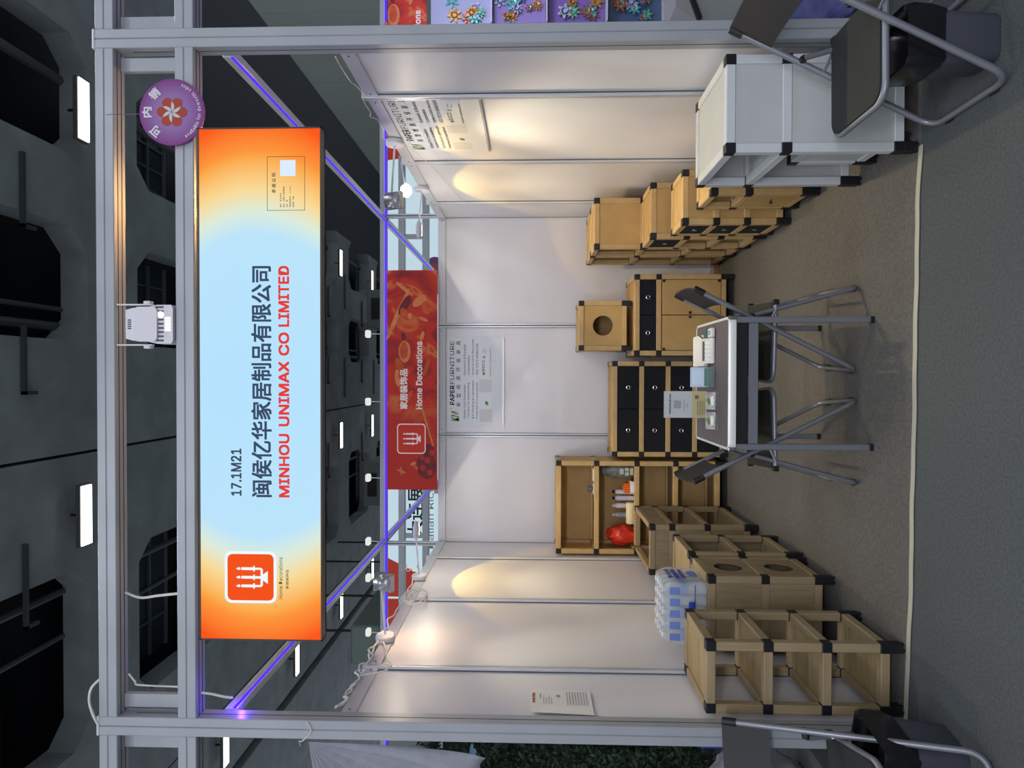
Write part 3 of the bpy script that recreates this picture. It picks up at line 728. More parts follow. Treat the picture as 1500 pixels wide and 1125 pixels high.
# ------------------------------------------------------------------ modular furniture
T = .042
def unit(name, label, cat, X, Y, Zs, style, group=None, panels=(), shelves=(), skip=(), feet=True, footz=0.0, extras=None, rotl=0, skipcon=(), footh=None):
    """X, Y: outer positions of the post lines (lists); Zs: centres of the rail levels.  Built round an Empty at the centre of its footprint."""
    cx, cy = (X[0]+X[-1])/2, (Y[0]+Y[-1])/2
    r = thing(name, label, cat, (cx, cy, footz), rotl, group)
    if style == 'kraft': bx = by = bz = M['kraft_bar']; pm = M['kraft']; sm = M['kraft_shaded']
    elif style == 'wood': bx, by, bz = M['wood_x'], M['wood_y'], M['wood_z']; pm = M['wood_panel_z']; sm = M['wood_panel']
    else: bx = by = bz = M['white']; pm = sm = M['white_panel']
    h = T/2
    xs = [X[0]+h]+[x for x in X[1:-1]]+[X[-1]-h]; ys = [Y[0]+h]+[y for y in Y[1:-1]]+[Y[-1]-h]
    xs = [x-cx for x in xs]; ys = [y-cy for y in ys]; zs = [z-footz for z in Zs]
    nodes = set()
    for i in range(len(xs)):
        for j in range(len(ys)):
            if 0 < i < len(xs)-1 and 0 < j < len(ys)-1: continue
            nodes.add((i, j))
            for k, z in enumerate(zs):
                if (i, j, k) not in skipcon: bar(r, 'corner_connector', (T+.002,)*3, (xs[i], ys[j], z), M['black'], .003)
                if k+1 < len(zs):
                    a, b = z+h, zs[k+1]-h
                    bar(r, 'post', (T-.002, T-.002, b-a-.001), (xs[i], ys[j], (a+b)/2), bz, .003)
            if feet:
                zb = zs[0]-h
                fh = zb if footh is None else footh
                barw(r, 'foot', xs[i]-h, xs[i]+h, ys[j]-h, ys[j]+h, max(.012, 0), zb, M['black'], .002)
                kf = ('footdisc',)
                if kf not in CACHE: CACHE[kf] = MB().lathe([(.021, 0), (.0225, .004), (.018, .013)], (0, 0, 0), 'z', 14).mesh('foot_disc', M['black'])
                link('foot_disc', CACHE[kf], r, (xs[i], ys[j], 0.0005))
    for k, z in enumerate(zs):
        for j in range(len(ys)):
            for i in range(len(xs)-1):
                if ('x', i, j, k) in skip or not {(i, j), (i+1, j)} <= nodes: continue
                a, b = xs[i]+h, xs[i+1]-h; bar(r, 'rail', (b-a-.001, T-.002, T-.002), ((a+b)/2, ys[j], z), bx, .003)
        for i in range(len(xs)):
            for j in range(len(ys)-1):
                if ('y', i, j, k) in skip or not {(i, j), (i, j+1)} <= nodes: continue
                a, b = ys[j]+h, ys[j+1]-h; bar(r, 'rail', (T-.002, b-a-.001, T-.002), (xs[i], (a+b)/2, z), by, .003)
    d = .004
    for p in panels:      # (face, col, row, kind)
        face, c, k, kind = p[:4]; z0, z1 = zs[k]+h, zs[k+1]-h; rec = .010
        if face[0] == 'y':
            y = ys[0] if face == 'y0' else (ys[-1] if face == 'y1' else ys[int(face[1:])-10]); s = -1 if face == 'y0' else 1
            a, b = xs[c]+h, xs[c+1]-h
            if face not in ('y0', 'y1'): s = 0
            yy = y+s*(h-rec)
            if kind == 'panel': bar(r, 'panel', (b-a, .006, z1-z0), ((a+b)/2, yy, (z0+z1)/2), pm, 0)
            elif kind == 'hole': hole_panel(r, (a, b, z0, z1), yy, 'y', pm, p[4])
            elif kind == 'drawers':
                n = p[4]; w = (b-a)/n
                for q in range(n): drawer(r, a+q*w+.002, a+(q+1)*w-.002, yy-.004, z0+.002, z1-.002, 'y')
            elif kind == 'doors':
                w = (b-a)/2
                for q in range(2):
                    dr = bar(r, 'door', (w-.006, .008, z1-z0-.010), (a+w*(q+.5), yy-.006, (z0+z1)/2), pm, .001)
                    kx = (w/2-.018)*(1 if q == 0 else -1)
                    MB().lathe([(.004, 0), (.004, -.012), (.011, -.014), (.011, -.022), (.007, -.025)], (kx, -.004, .015), 'y', 12).build('knob', M['black'], dr, fix=True)
                    for sz in (-1, 1):
                        hg = MB()
                        ex_ = -(w/2-.012) if q == 0 else (w/2-.012)
                        hg.box(ex_-.010, ex_+.010, -.009, -.003, sz*((z1-z0)/2-.018)-.010, sz*((z1-z0)/2-.018)+.010)
                        hg.build('hinge', M['black'], dr)
        else:
            x = xs[0] if face == 'x0' else xs[-1]; s = -1 if face == 'x0' else 1
            a, b = ys[c]+h, ys[c+1]-h; xx = x+s*(h-rec)
            if kind == 'panel': bar(r, 'panel', (.006, b-a, z1-z0), (xx, (a+b)/2, (z0+z1)/2), pm, 0)
            elif kind == 'hole': hole_panel(r, (a, b, z0, z1), xx, 'x', pm, p[4])
            elif kind == 'drawers': drawer(r, a+.002, b-.002, xx+s*.004, z0+.002, z1-.002, 'x', s)
            elif kind == 'door':
                dr = bar(r, 'door', (.008, b-a-.008, z1-z0-.008), (xx+s*.004, (a+b)/2, (z0+z1)/2), pm, .001)
                MB().lathe([(.004, 0), (.004, s*.012), (.010, s*.014), (.010, s*.022)], (s*.004, p[4] if len(p) > 4 else 0, .0), 'x', 12).build('knob', M['black'], dr, fix=True)
    for k in shelves:
        z = zs[k]; top = (k == len(zs)-1)
        x0, x1, y0, y1 = xs[0]+h, xs[-1]-h, ys[0]+h, ys[-1]-h
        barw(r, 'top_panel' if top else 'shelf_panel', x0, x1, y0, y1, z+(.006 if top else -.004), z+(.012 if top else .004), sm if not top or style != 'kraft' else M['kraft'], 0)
    return r
def drawer(r, a, b, p, z0, z1, ax, s=-1):
    k = ('drawer', ax, round(b-a, 3), round(z1-z0, 3), s)
    if k not in CACHE:
        w, hh = (b-a)/2, (z1-z0)/2; dp = .24
        CACHE[k] = MB().box(-w, w, 0, dp, -hh, hh, .004).mesh('drawer', M['fabric']) if ax == 'y' else MB().box(0, -s*dp, -w, w, -hh, hh, .004).mesh('drawer', M['fabric'])
        tq = MB()
        if ax == 'y': tq.torus((0, -.004, 0), .0155, .0042, 'y')
        else: tq.torus((s*.004, 0, 0), .013, .0035, 'x')
        CACHE[k+('t',)] = tq.mesh('ring_pull', M['chrome'], 40)
    loc = ((a+b)/2, p, (z0+z1)/2) if ax == 'y' else (p, (a+b)/2, (z0+z1)/2)
    d = link('drawer', CACHE[k], r, loc); link('ring_pull', CACHE[k+('t',)], d)
def hole_panel(r, ab, p, ax, m, rad):
    a, b, z0, z1 = ab; w, hh = (b-a)/2, (z1-z0)/2; n = 40; t = .006
    ring = [(rad*math.cos(2*PI*i/n+PI/4), rad*math.sin(2*PI*i/n+PI/4)) for i in range(n)]
    outer = []
    for x, y in ring:
        kx = w/abs(x) if abs(x) > 1e-9 else 1e9; ky = hh/abs(y) if abs(y) > 1e-9 else 1e9
        sc = min(kx, ky); outer.append((x*sc, y*sc))
    # snap the nearest sample to each corner
    for sx in (-1, 1):
        for sy in (-1, 1):
            i = min(range(n), key=lambda q: (outer[q][0]-sx*w)**2+(outer[q][1]-sy*hh)**2); outer[i] = (sx*w, sy*hh)
    vs = []
    for d in (-t/2, t/2):
        for L in (ring, outer):
            for x, y in L: vs.append((x, d, y) if ax == 'y' else (d, x, y))
    fs = []
    for i in range(n):
        j = (i+1) % n
        fs += [(i, j, n+j, n+i), (2*n+i, 3*n+i, 3*n+j, 2*n+j), (i, 2*n+i, 2*n+j, j)]
    loc = ((a+b)/2, p, (z0+z1)/2) if ax == 'y' else (p, (a+b)/2, (z0+z1)/2)
    MB().add(vs, fs).build('hole_panel', m, r, loc, fix=True)
def P(face, rows, kind='panel', col=0, *ex): return [(face, col, k, kind, *ex) for k in rows]

# right-hand row, front to back
unit('storage_cabinet', 'large white storage cabinet at the front right corner, cream-lit top', 'cabinet', [1.0, 1.42], [.045, .555], [.086, .558, .797], 'white',
     panels=P('y0', (0, 1))+P('y1', (0, 1))+P('x1', (0, 1)), shelves=(1, 2), skip=[('y', 0, 0, 0)])
unit('small_cabinet', 'small white cabinet tucked in the lower bay of the large white cabinet', 'cabinet', [1.062, 1.36], [.10, .41], [.086, .395], 'white',
     panels=P('x0', (0,))+P('y0', (0,))+P('y1', (0,)), shelves=(1,))
unit('storage_cabinet', 'brown cabinet with a closed door, half hidden directly behind the white cabinet', 'cabinet', [1.078, 1.42], [.96, 1.285], [.086, .405, .603], 'kraft',
     panels=P('y0', (0, 1))+P('y1', (0, 1))+P('x1', (0, 1))+[('x0', 0, 0, 'door', -.05)], shelves=(0, 1, 2))
unit('drawer_tower', 'brown three-tier tower with three black drawers facing the aisle, second behind the white cabinet', 'drawers', [1.006, 1.355], [1.365, 1.70], [.077, .280, .474, .670], 'kraft',
     panels=P('y0', (0, 1, 2))+P('y1', (0, 1, 2))+P('x1', (0, 1, 2))+[('x0', 0, k, 'drawers') for k in (0, 1, 2)], shelves=(3,))
unit('storage_cabinet', 'brown tower with one black drawer over two open bays, right side row', 'cabinet', [1.005, 1.40], [1.78, 2.145], [.077, .320, .560, .793], 'kraft',
     panels=P('y0', (0, 1, 2))+P('y1', (0, 1, 2))+P('x1', (0, 1, 2))+[('x0', 0, 2, 'drawers')], shelves=(0, 1, 2, 3))
unit('storage_cabinet', 'tallest brown cabinet of the right row with open bays and a broad plain side', 'cabinet', [1.01, 1.40], [2.155, 2.475], [.077, .430, .800, 1.150], 'kraft',
     panels=P('y0', (0, 1, 2))+P('x1', (0, 1, 2)), shelves=(0, 1, 2, 3))
unit('storage_cabinet', 'brown open cabinet standing last in the right row against the back wall', 'cabinet', [1.01, 1.40], [2.485, 2.86], [.077, .430, .785, 1.150], 'kraft',
     panels=P('y1', (0, 1, 2))+P('x1', (0, 1, 2)), shelves=(0, 1, 2, 3))
# back row
unit('door_cabinet', 'brown cabinet with two doors under two black drawers, against the back wall', 'cabinet', [.208, .868], [2.47, 2.955], [.095, .615, .790], 'kraft',
     panels=[('y0', 0, 0, 'doors'), ('y0', 0, 1, 'drawers', 2)]+P('x0', (0, 1))+P('x1', (0, 1))+P('y1', (0, 1)), shelves=(2,))
unit('hole_box', 'brown box with a round hole standing on the door cabinet', 'box', [.255, .670], [2.60, 2.97], [.875, 1.231], 'kraft',
     panels=[('y0', 0, 0, 'hole', .083)]+P('x0', (0,))+P('x1', (0,))+P('y1', (0,)), shelves=(0, 1), footz=.812)
unit('drawer_chest', 'wide brown chest with eight black ring-pull drawers at the back wall', 'drawers', [-.634, .167], [2.62, 2.955], [.055, .283, .505, .725, .948], 'kraft',
     panels=[('y0', 0, k, 'drawers', 2) for k in range(4)]+P('x0', range(4))+P('x1', range(4))+P('y1', range(4)), shelves=(4,))
unit('bookcase', 'tall brown open bookcase with four bays in the back left corner', 'shelf', [-1.455, -.671], [2.62, 2.965], [.092, .438, .761, 1.098, 1.416], 'kraft',
     panels=P('x0', range(4))+P('x1', range(4))+P('y1', range(4)), shelves=(0, 1, 2, 3, 4))
# left-hand row
unit('open_stand', 'slim oak stand with an open frame top, next to the tall bookcase', 'shelf', [-1.402, -1.035], [1.90, 2.575], [.085, .371, .625, .767], 'wood',
     panels=P('y0', (0, 1, 2))+P('x1', (2,))+P('x0', (0, 1, 2)), shelves=(0, 1, 2), footh=.05)
unit('open_stand', 'oak stand with two open square bays, between the slim stand and the hole cabinet', 'shelf', [-1.455, -1.025], [1.145, 1.585], [.090, .375, .672], 'wood',
     panels=P('y0', (0, 1))+P('y1', (0, 1))+P('x0', (0, 1)), shelves=(0, 1, 2))
unit('hole_cabinet', 'oak cabinet with two round holes in its side, carrying the bottle pack', 'cabinet', [-1.455, -1.042], [.748, 1.138], [.092, .377, .665], 'wood',
     panels=[('x1', 0, 0, 'hole', .078), ('x1', 0, 1, 'hole', .078)]+P('y0', (0, 1))+P('y1', (0, 1))+P('x0', (0, 1)), shelves=(0, 1, 2))
unit('open_shelf', 'three-tier open oak shelf at the front left corner', 'shelf', [-1.455, -1.135], [.110, .515], [.088, .341, .597, .849], 'wood',
     shelves=(0, 1, 2, 3))
o = MB().box(0, .22, 0, .13, 0, .012, .002).build('floor_board', mat('board', (.20, .10, .04), .7), None, (.86, 2.90, .0045)); tag(o, 'brown board lying on the floor against the back wall', 'board')

# ------------------------------------------------------------------ folding table
def table():
    r = thing('folding_table', 'square folding table with dark top and pale metal rim', 'table', (0, .665, 0))
    x0, x1, y0, y1 = -.318, .332, -.300, .305; zt = .70
    MB().prism(rrect(x1-x0-.03, y1-y0-.03, .02, 5, (x0+x1)/2, (y0+y1)/2), (0, 0, zt-.018), X_, Y_, Z_, .018).build('tabletop', M['tabletop'], r, fix=True)
    outer = rrect(x1-x0, y1-y0, .035, 6, (x0+x1)/2, (y0+y1)/2); inner = rrect(x1-x0-.03, y1-y0-.03, .02, 6, (x0+x1)/2, (y0+y1)/2); n = len(outer)
    q = MB(); prof = ((1, zt-.030), (0, zt-.034), (0, zt-.006), (.25, zt+.001), (.7, zt+.002), (1, zt+.0005)); vs = []
    for t, z in prof:
        for (a, b), (c, d) in zip(outer, inner): vs.append((a+(c-a)*t, b+(d-b)*t, z))
    fs = [(i*n+k, i*n+(k+1) % n, (i+1)*n+(k+1) % n, (i+1)*n+k) for i in range(len(prof)-1) for k in range(n)]
    q.add(vs, fs).build('metal_rim', M['rim'], r, smooth=50)
    for cx, cy in ((x0, y0), (x1, y0), (x0, y1), (x1, y1)):
        sx = 1 if cx < 0 else -1; sy = 1 if cy < 0 else -1
        MB().box(cx-sx*.002, cx+sx*.020, cy-sy*.002, cy+sy*.020, zt-.035, zt+.003, .006).build('corner_cap', M['chrome'], r)
    MB().box(x0+.03, x1-.03, y0+.03, y1-.03, zt-.10, zt-.02, .004).build('under_box', M['black'], r)
    lx = (-.300, .315)
    for x in lx:
        for y in (-.272, .345-.06):
            l = MB().box(x-.015, x+.015, y-.011, y+.011, .022, zt-.034, .004).build('leg', M['tube'], r)
            MB().box(x-.016, x+.016, y-.012, y+.012, 0.004, .024, .003).build('foot_cap', M['black'], l)
        MB().box(x-.010, x+.010, -.26, .27, .555, .580, .003).build('side_stretcher', M['tube'], r)
    MB().box(lx[0]+.015, lx[1]-.015, -.279, -.262, .553, .598, .003).build('front_crossbar', M['tube'], r)
    MB().box(lx[0]+.015, lx[1]-.015, .276, .293, .553, .598, .003).build('rear_crossbar', M['tube'], r)
table()

# ------------------------------------------------------------------ folding chairs (local: faces -X, width along Y, origin at footprint centre)
def chair(label):
    r = thing('folding_chair', label, 'chair')
    ox = -.215; w = .208
    fA = lambda z: ox+.0+.499*z         # tube A: x at height z
    pts = []
    for s in (-1, 1):
        MB().tube([(fA(.80), s*w, .80), (fA(.02), s*w, .022)], .0145, 8, flat=(0, 1, 0)).build('front_leg', M['tube'], r, smooth=50) if False else None
    # inverted: the long frame runs from the backrest down to the front floor bar
    pl = fillet([(fA(.80), -w, .80), (fA(.012), -w, .014), (fA(.012), w, .014), (fA(.80), w, .80)], .07, 6)
    MB().tube(pl, .0125, 8).build('long_frame', M['tube'], r, smooth=50)
    bx = lambda z: ox+.425-(.425-.28)*z/.545
    w2 = w-.026
    pl = fillet([(bx(.545), -w2, .545), (bx(.012), -w2, .014), (bx(.012), w2, .014), (bx(.545), w2, .545)], .05, 6)
    MB().tube(pl, .0115, 8).build('rear_frame', M['tube'], r, smooth=50)
    MB().tube([(bx(.16), -w2, .16), (bx(.16), w2, .16)], .008, 6).build('rear_stretcher', M['tube'], r, smooth=50)
    for s in (-1, 1):
        MB().lathe([(.013, -.020), (.015, -.012), (.015, .012), (.013, .020)], (bx(.545), s*(w-.010), .545), 'y', 14).build('pivot', M['black'], r)
        MB().tube([(fA(.785), s*w, .785), (fA(.835), s*w, .835)], .0165, 8).build('frame_cap', M['black'], r, smooth=50)
        for q in (fA(.012), ): MB().box(q-.018, q+.018, s*.12-.022, s*.12+.022, 0.004, .012, .002).build('rubber_foot', M['black'], r)
        MB().box(bx(.012)-.016, bx(.012)+.016, s*.12-.018, s*.12+.018, 0.004, .012, .002).build('rubber_foot', M['black'], r)
    # backrest: gently curved plate
    n = 10; vs = []; h0, h1 = .672, .838
    for k in (0, 1):
        for i in range(n+1):
            t = -1+2*i/n; bow = .012*(1-t*t)
            for z in (h0+(.03 if abs(t) < .85 else 0)*0, h1):
                vs.append((fA(z)+bow+k*.006-.004, t*(w-.006), z))
    fs = []
    m = 2*(n+1)
    for i in range(n):
        a = 2*i; fs += [(a, a+2, a+3, a+1), (m+a, m+a+1, m+a+3, m+a+2), (a+1, a+3, m+a+3, m+a+1), (a, m+a, m+a+2, a+2)]
    fs += [(0, 1, m+1, m), (2*n, m+2*n, m+2*n+1, 2*n+1)]
    MB().add(vs, fs).build('backrest', M['seat_back'], r, smooth=40, fix=True)
    # seat: rounded at the front, metal lip round three sides
    xa, xb, yw = ox-.050, ox+.350, w-.030
    def outl(e):
        a, b, y = xa-e, xb, yw+e; rad = .06; out = [(b, -y), (b, y)]
        for k in range(7):
            t = PI/2*k/6; out.append((a+rad-rad*math.sin(t), y-rad+rad*math.cos(t)))
        for k in range(7):
            t = PI/2*k/6; out.append((a+rad-rad*math.cos(t), -y+rad-rad*math.sin(t)))
        return out
    MB().prism(outl(0), (0, 0, .418), X_, Y_, Z_, .020).build('seat', M['seat'], r, fix=True)
    o1 = outl(.003); lip = [(b_[0], b_[1], .420) for b_ in o1[1:]]+[(o1[0][0], o1[0][1], .420)]
    MB().tube(lip, .0125, 8).build('seat_rim', M['tube'], r, smooth=50)
    for s in (-1, 1): MB().box(xb-.014, xb+.014, s*(yw+.004)-.014, s*(yw+.004)+.014, .405, .436, .004).build('rim_cap', M['black'], r)
    for s in (-1, 1): MB().tube([(xb-.03, s*(yw+.016), .42), (fA(.46), s*(w-.012), .46)], .006, 6).build('seat_link', M['tube'], r)
    return r
ch = chair('black folding chair on the right side of the folding table'); ch.location = (.291, .715, 0); ch.rotation_euler.z = math.radians(-3)
c2 = copy_tree(ch); c2.location = (-.300, .705, 0); c2.rotation_euler.z = PI+math.radians(4)
c2['label'] = 'black folding chair on the left side of the folding table'
c3 = copy_tree(ch); c3.location = (1.272, -.268, 0); c3.rotation_euler.z = math.radians(1)
c3['label'] = 'large foreground folding chair in front of the white cabinet'
c4 = copy_tree(ch); c4.location = (-1.565, -.262, 0); c4.rotation_euler.z = PI/2+math.radians(16)
c4['label'] = 'cut-off foreground folding chair beside the open oak shelf at the front left'
for c in (ch, c2, c3, c4): c['group'] = 'black folding chairs with grey tube frames'

# ------------------------------------------------------------------ waste bins
def bin_(label, x, y, rz, w0, w1, h, zl):
    r = thing('waste_bin', label, 'bin', (x, y, .0), rz)
    def ring(w, z, rad=.03): return [(a, b, z) for a, b in rrect(w, w*.9, min(rad, w*.25), 4)]
    def shell(levels, name, m):
        vs = []; n = None
        for w, z in levels:
            R = ring(w, z); n = len(R); vs += R
        fs = [(i*n+k, i*n+(k+1) % n, (i+1)*n+(k+1) % n, (i+1)*n+k) for i in range(len(levels)-1) for k in range(n)]
        fs.append(tuple(range(n))[::-1])
        return MB().add(vs, fs).build(name, m, r, smooth=40)
    shell([(w0-.01, .001), (w0, .012), (w0+(w1-w0)*.6, h*.6), (w1, h)], 'bin_body', mat('bin_grey', (.065, .070, .092), .6))
    rnd = random.Random(int(abs(x)*100)); vs = []; R0 = None; n = 0; lv = [(w0+(w1-w0)*zl/h+.012, zl), (w1+.018, zl+.05), (w1+.024, h-.02), (w1+.014, h+.008), (w1-.02, h-.005), (w1-.05, h-.10)]
    for li, (w, z) in enumerate(lv):
        R = ring(w, z); n = len(R)
        vs += [(a*(1+rnd.uniform(-.025, .025)), b*(1+rnd.uniform(-.025, .025)), c+rnd.uniform(-.008, .008)*(1 if li in (0,) else .3)) for a, b, c in R]
    fs = [(i*n+k, i*n+(k+1) % n, (i+1)*n+(k+1) % n, (i+1)*n+k) for i in range(len(lv)-1) for k in range(n)]
    MB().add(vs, fs).build('bin_liner', mat('bin_liner', (.01, .01, .013), .25), r, smooth=60)
bin_('small grey waste bin with black liner under the right foreground chair', 1.245, -.340, 0, .170, .205, .33, .20)
bin_('small grey waste bin with black liner under the left foreground chair', -1.455, -.20, math.radians(-14), .20, .25, .33, .20)

# ------------------------------------------------------------------ things on the table (top at z = .702)
ZT = .703
def table_things():
    p = MB()
    for k in range(9): p.box(.100+random.uniform(-.004, .004), .262+random.uniform(-.004, .004), .72+random.uniform(-.004, .004), .955, ZT+k*.0022, ZT+k*.0022+.0018)
    tag(p.build('paper_stack', M['paper']), 'stack of blank white sheets behind the calculator', 'paper')
    r = thing('calculator', 'white desk calculator with dark display on the folding table', 'calculator', (.175, .600, ZT), math.radians(0))
    w = .066; dd = .135
    MB().prism([(-.0, 0), (dd, 0), (dd, .034), (.02, .014), (0, .010)], (-w, 0, 0), Y_, Z_, X_, 2*w).build('calculator_body', mat('calc', (.70, .70, .68), .4), r, fix=True)
    def on(y): return .014+.020*(y-.02)/(dd-.02)
    sl = Vector((0, 1, .174)).normalized()
    b = MB(); b.prism([(-.052, .088), (.052, .088), (.052, .112), (-.052, .112)], (0, 0, .0115), X_, sl, Vector((0, -.17, 1)), .002)
    b.build('display', mat('lcd', (.10, .115, .10), .2), r, fix=True)
    for i in range(5):
        for j in range(4):
            k = MB(); k.prism(rrect(.016, .0125, .003, 2, -.044+i*.022, .022+j*.0175), (0, 0, .0115), X_, sl, Vector((0, -.17, 1)), .004)
            k.build('key', mat('key', (.80, .82, .84), .35) if i+j == 0 else bpy.data.materials['key'], r, fix=True)
    r = thing('pen_holder', 'small dark green clip and white block at the right table end', 'holder', (.270, .655, ZT))
    MB().box(-.028, .026, .02, .075, 0, .022, .004).build('green_block', M['green'], r)
    MB().box(-.026, .022, -.065, .005, 0, .020, .004).build('white_block', M['plastic_white'], r)
    MB().box(-.014, .010, -.045, -.012, .0205, .0225, .001).build('grey_window', M['ink_soft'], r)
    tag(MB().tube([(.262, .80, ZT+.024), (.245, .73, ZT+.026)], .004, 6).build('pen', M['black']), 'thin black pen lying across the white sheets', 'pen')
    r = thing('card_box', 'low clear box of green business cards on the table', 'box', (.036, .615, ZT))
    MB().box(-.050, .052, -.02, .055, 0, .004).build('tray', M['glass'], r); MB().box(-.047, .049, -.012, .05, .004, .034, .002).build('cards', M['green'], r)
    MB().box(-.050, .052, -.021, -.0185, 0, .040).build('front_pane', M['glass'], r)
    r = thing('card_stand', 'small upright pale blue card leaning behind the green card box', 'card', (.036, .715, ZT))
    q = MB(); q.prism([(-.052, 0), (.054, 0), (.054, .092), (-.052, .092)], (0, 0, 0), X_, Vector((0, .25, .97)), Vector((0, -.97, .25)), .002)
    q.build('card', mat('paleblue', (.50, .66, .80), .5), r, fix=True)
    q = MB(); q.flat([(-.040, .022), (.040, .022), (.040, .082), (-.040, .082)], (0, -.003, .0008), X_, Vector((0, .25, .97))); q.build('blank_square', mat('cardblank', (.62, .75, .86), .5), r)
    # acrylic menu stand with a grey and a yellow sheet
    r = thing('acrylic_stand', 'clear acrylic stand holding a grey sheet above a yellow sheet', 'sign holder', (-.111, .742, ZT))
    w = .073
    MB().box(-w, w, -.03, .03, 0, .003).build('foot_plate', M['glass'], r)
    MB().box(-w, w, .004, .007, .003, .230).build('back_pane', M['glass'], r); MB().box(-w, w, -.008, -.0055, .003, .230).build('front_pane', M['glass'], r)
    MB().box(-w+.002, w-.002, -.002, .0, .078, .228).build('grey_sheet', mat('greysheet', (.56, .56, .55), .6), r)
    MB().box(-w+.002, w-.002, -.005, -.003, .004, .078).build('yellow_sheet', mat('yellowsheet', (.58, .47, .16), .5), r)
    q = MB(); O = Vector((0, -.0088, 0))
    text_into(q, 'WeChat Pay QR Code', -.050, .192, .055, .203, O, X_, Z_, .02, 1)
    text_into(q, 'Company Limited', -.036, .120, .026, .125, O, X_, Z_, .01, 1); text_into(q, 'Scan', -.015, .104, .005, .109, O, X_, Z_, .01, 1)
    q.build('lettering', M['ink'], r)
    q = MB(); q.flat([(-.020, .142), (.020, .142), (.020, .178), (-.020, .178)], O, X_, Z_); q.build('blank_square', mat('greyblank', (.34, .35, .36), .6), r)
    q = MB()
    for i in range(5): q.flat([(-.058, .014+i*.009), (.020, .014+i*.009), (.020, .0165+i*.009), (-.058, .0165+i*.009)], O, X_, Z_)
    q.flat(rrect(.020, .020, .004, 3, .040, .055), O, X_, Z_); q.build('print_lines', mat('printline', (.20, .17, .10), .6), r)
    # two low card holders with landscape cards
    for i, x in enumerate((-.083, -.184)):
        r = thing('card_holder', '%s clear holder with landscape picture cards, at the %s' % (('right-hand', 'foot of the acrylic stand') if i == 0 else ('left-hand', 'left of the acrylic stand')), 'card holder', (x, .560, ZT), 0, 'landscape card holders on the table')
        MB().box(-.048, .046, -.035, .04, 0, .006).build('tray', M['glass'], r)
        m = mat('cardpic', (.42, .40, .38), .4, 0, (40, .45, (1, 1, 1)))
        q = MB(); q.prism([(-.045, 0), (.043, 0), (.043, .055), (-.045, .055)], (0, -.018, .006), X_, Vector((0, .72, .69)), Vector((0, -.69, .72)), .010); q.build('cards', m, r, fix=True)
        q = MB(); q.flat(ell(.0, .016, .026, .010), (0, -.0262, .0145), X_, Vector((0, .72, .69))); q.build('white_patch', M['paper'], r)
        q = MB(); q.flat(ell(-.004, .036, .020, .008, .2), (0, -.0262, .0145), X_, Vector((0, .72, .69))); q.build('green_patch', M['leafgreen'], r)
table_things()

# ------------------------------------------------------------------ things in the bookcase (shelf top z = .765)
ZS = .766
def blob(name, m, label, cat, loc, sx, sy, sz, amp, seed, nu=26, nv=14, flatb=True):
    rnd = random.Random(seed); vs = []; fs = []
    ph = [(rnd.uniform(1, 7), rnd.uniform(1, 9), rnd.uniform(0, 6), rnd.uniform(.3, 1)) for _ in range(7)]
    for j in range(nv+1):
        t = PI*j/nv
        for i in range(nu):
            a = 2*PI*i/nu; d = 1+amp*sum(w*math.sin(u*a*1.0//1*0+round(u)*a+v*t+p) for u, v, p, w in ph)/4+rnd.uniform(-amp, amp)*.35
            x, y, z = sx*math.sin(t)*math.cos(a)*d, sy*math.sin(t)*math.sin(a)*d, sz*math.cos(t)*d
            vs.append((x, y, max(z, -sz*.8) if flatb else z))
    for j in range(nv):
        for i in range(nu): fs.append((j*nu+i, (j+1)*nu+i, (j+1)*nu+(i+1) % nu, j*nu+(i+1) % nu))
    o = MB().add(vs, fs).build(name, m, None, loc, smooth=35, fix=True); tag(o, label, cat); return o
blob('plastic_bag', M['redbag'], 'crumpled red plastic bag in the second bay of the tall bookcase', 'bag', (-1.315, 2.73, ZS+.104), .088, .085, .125, .22, 4)
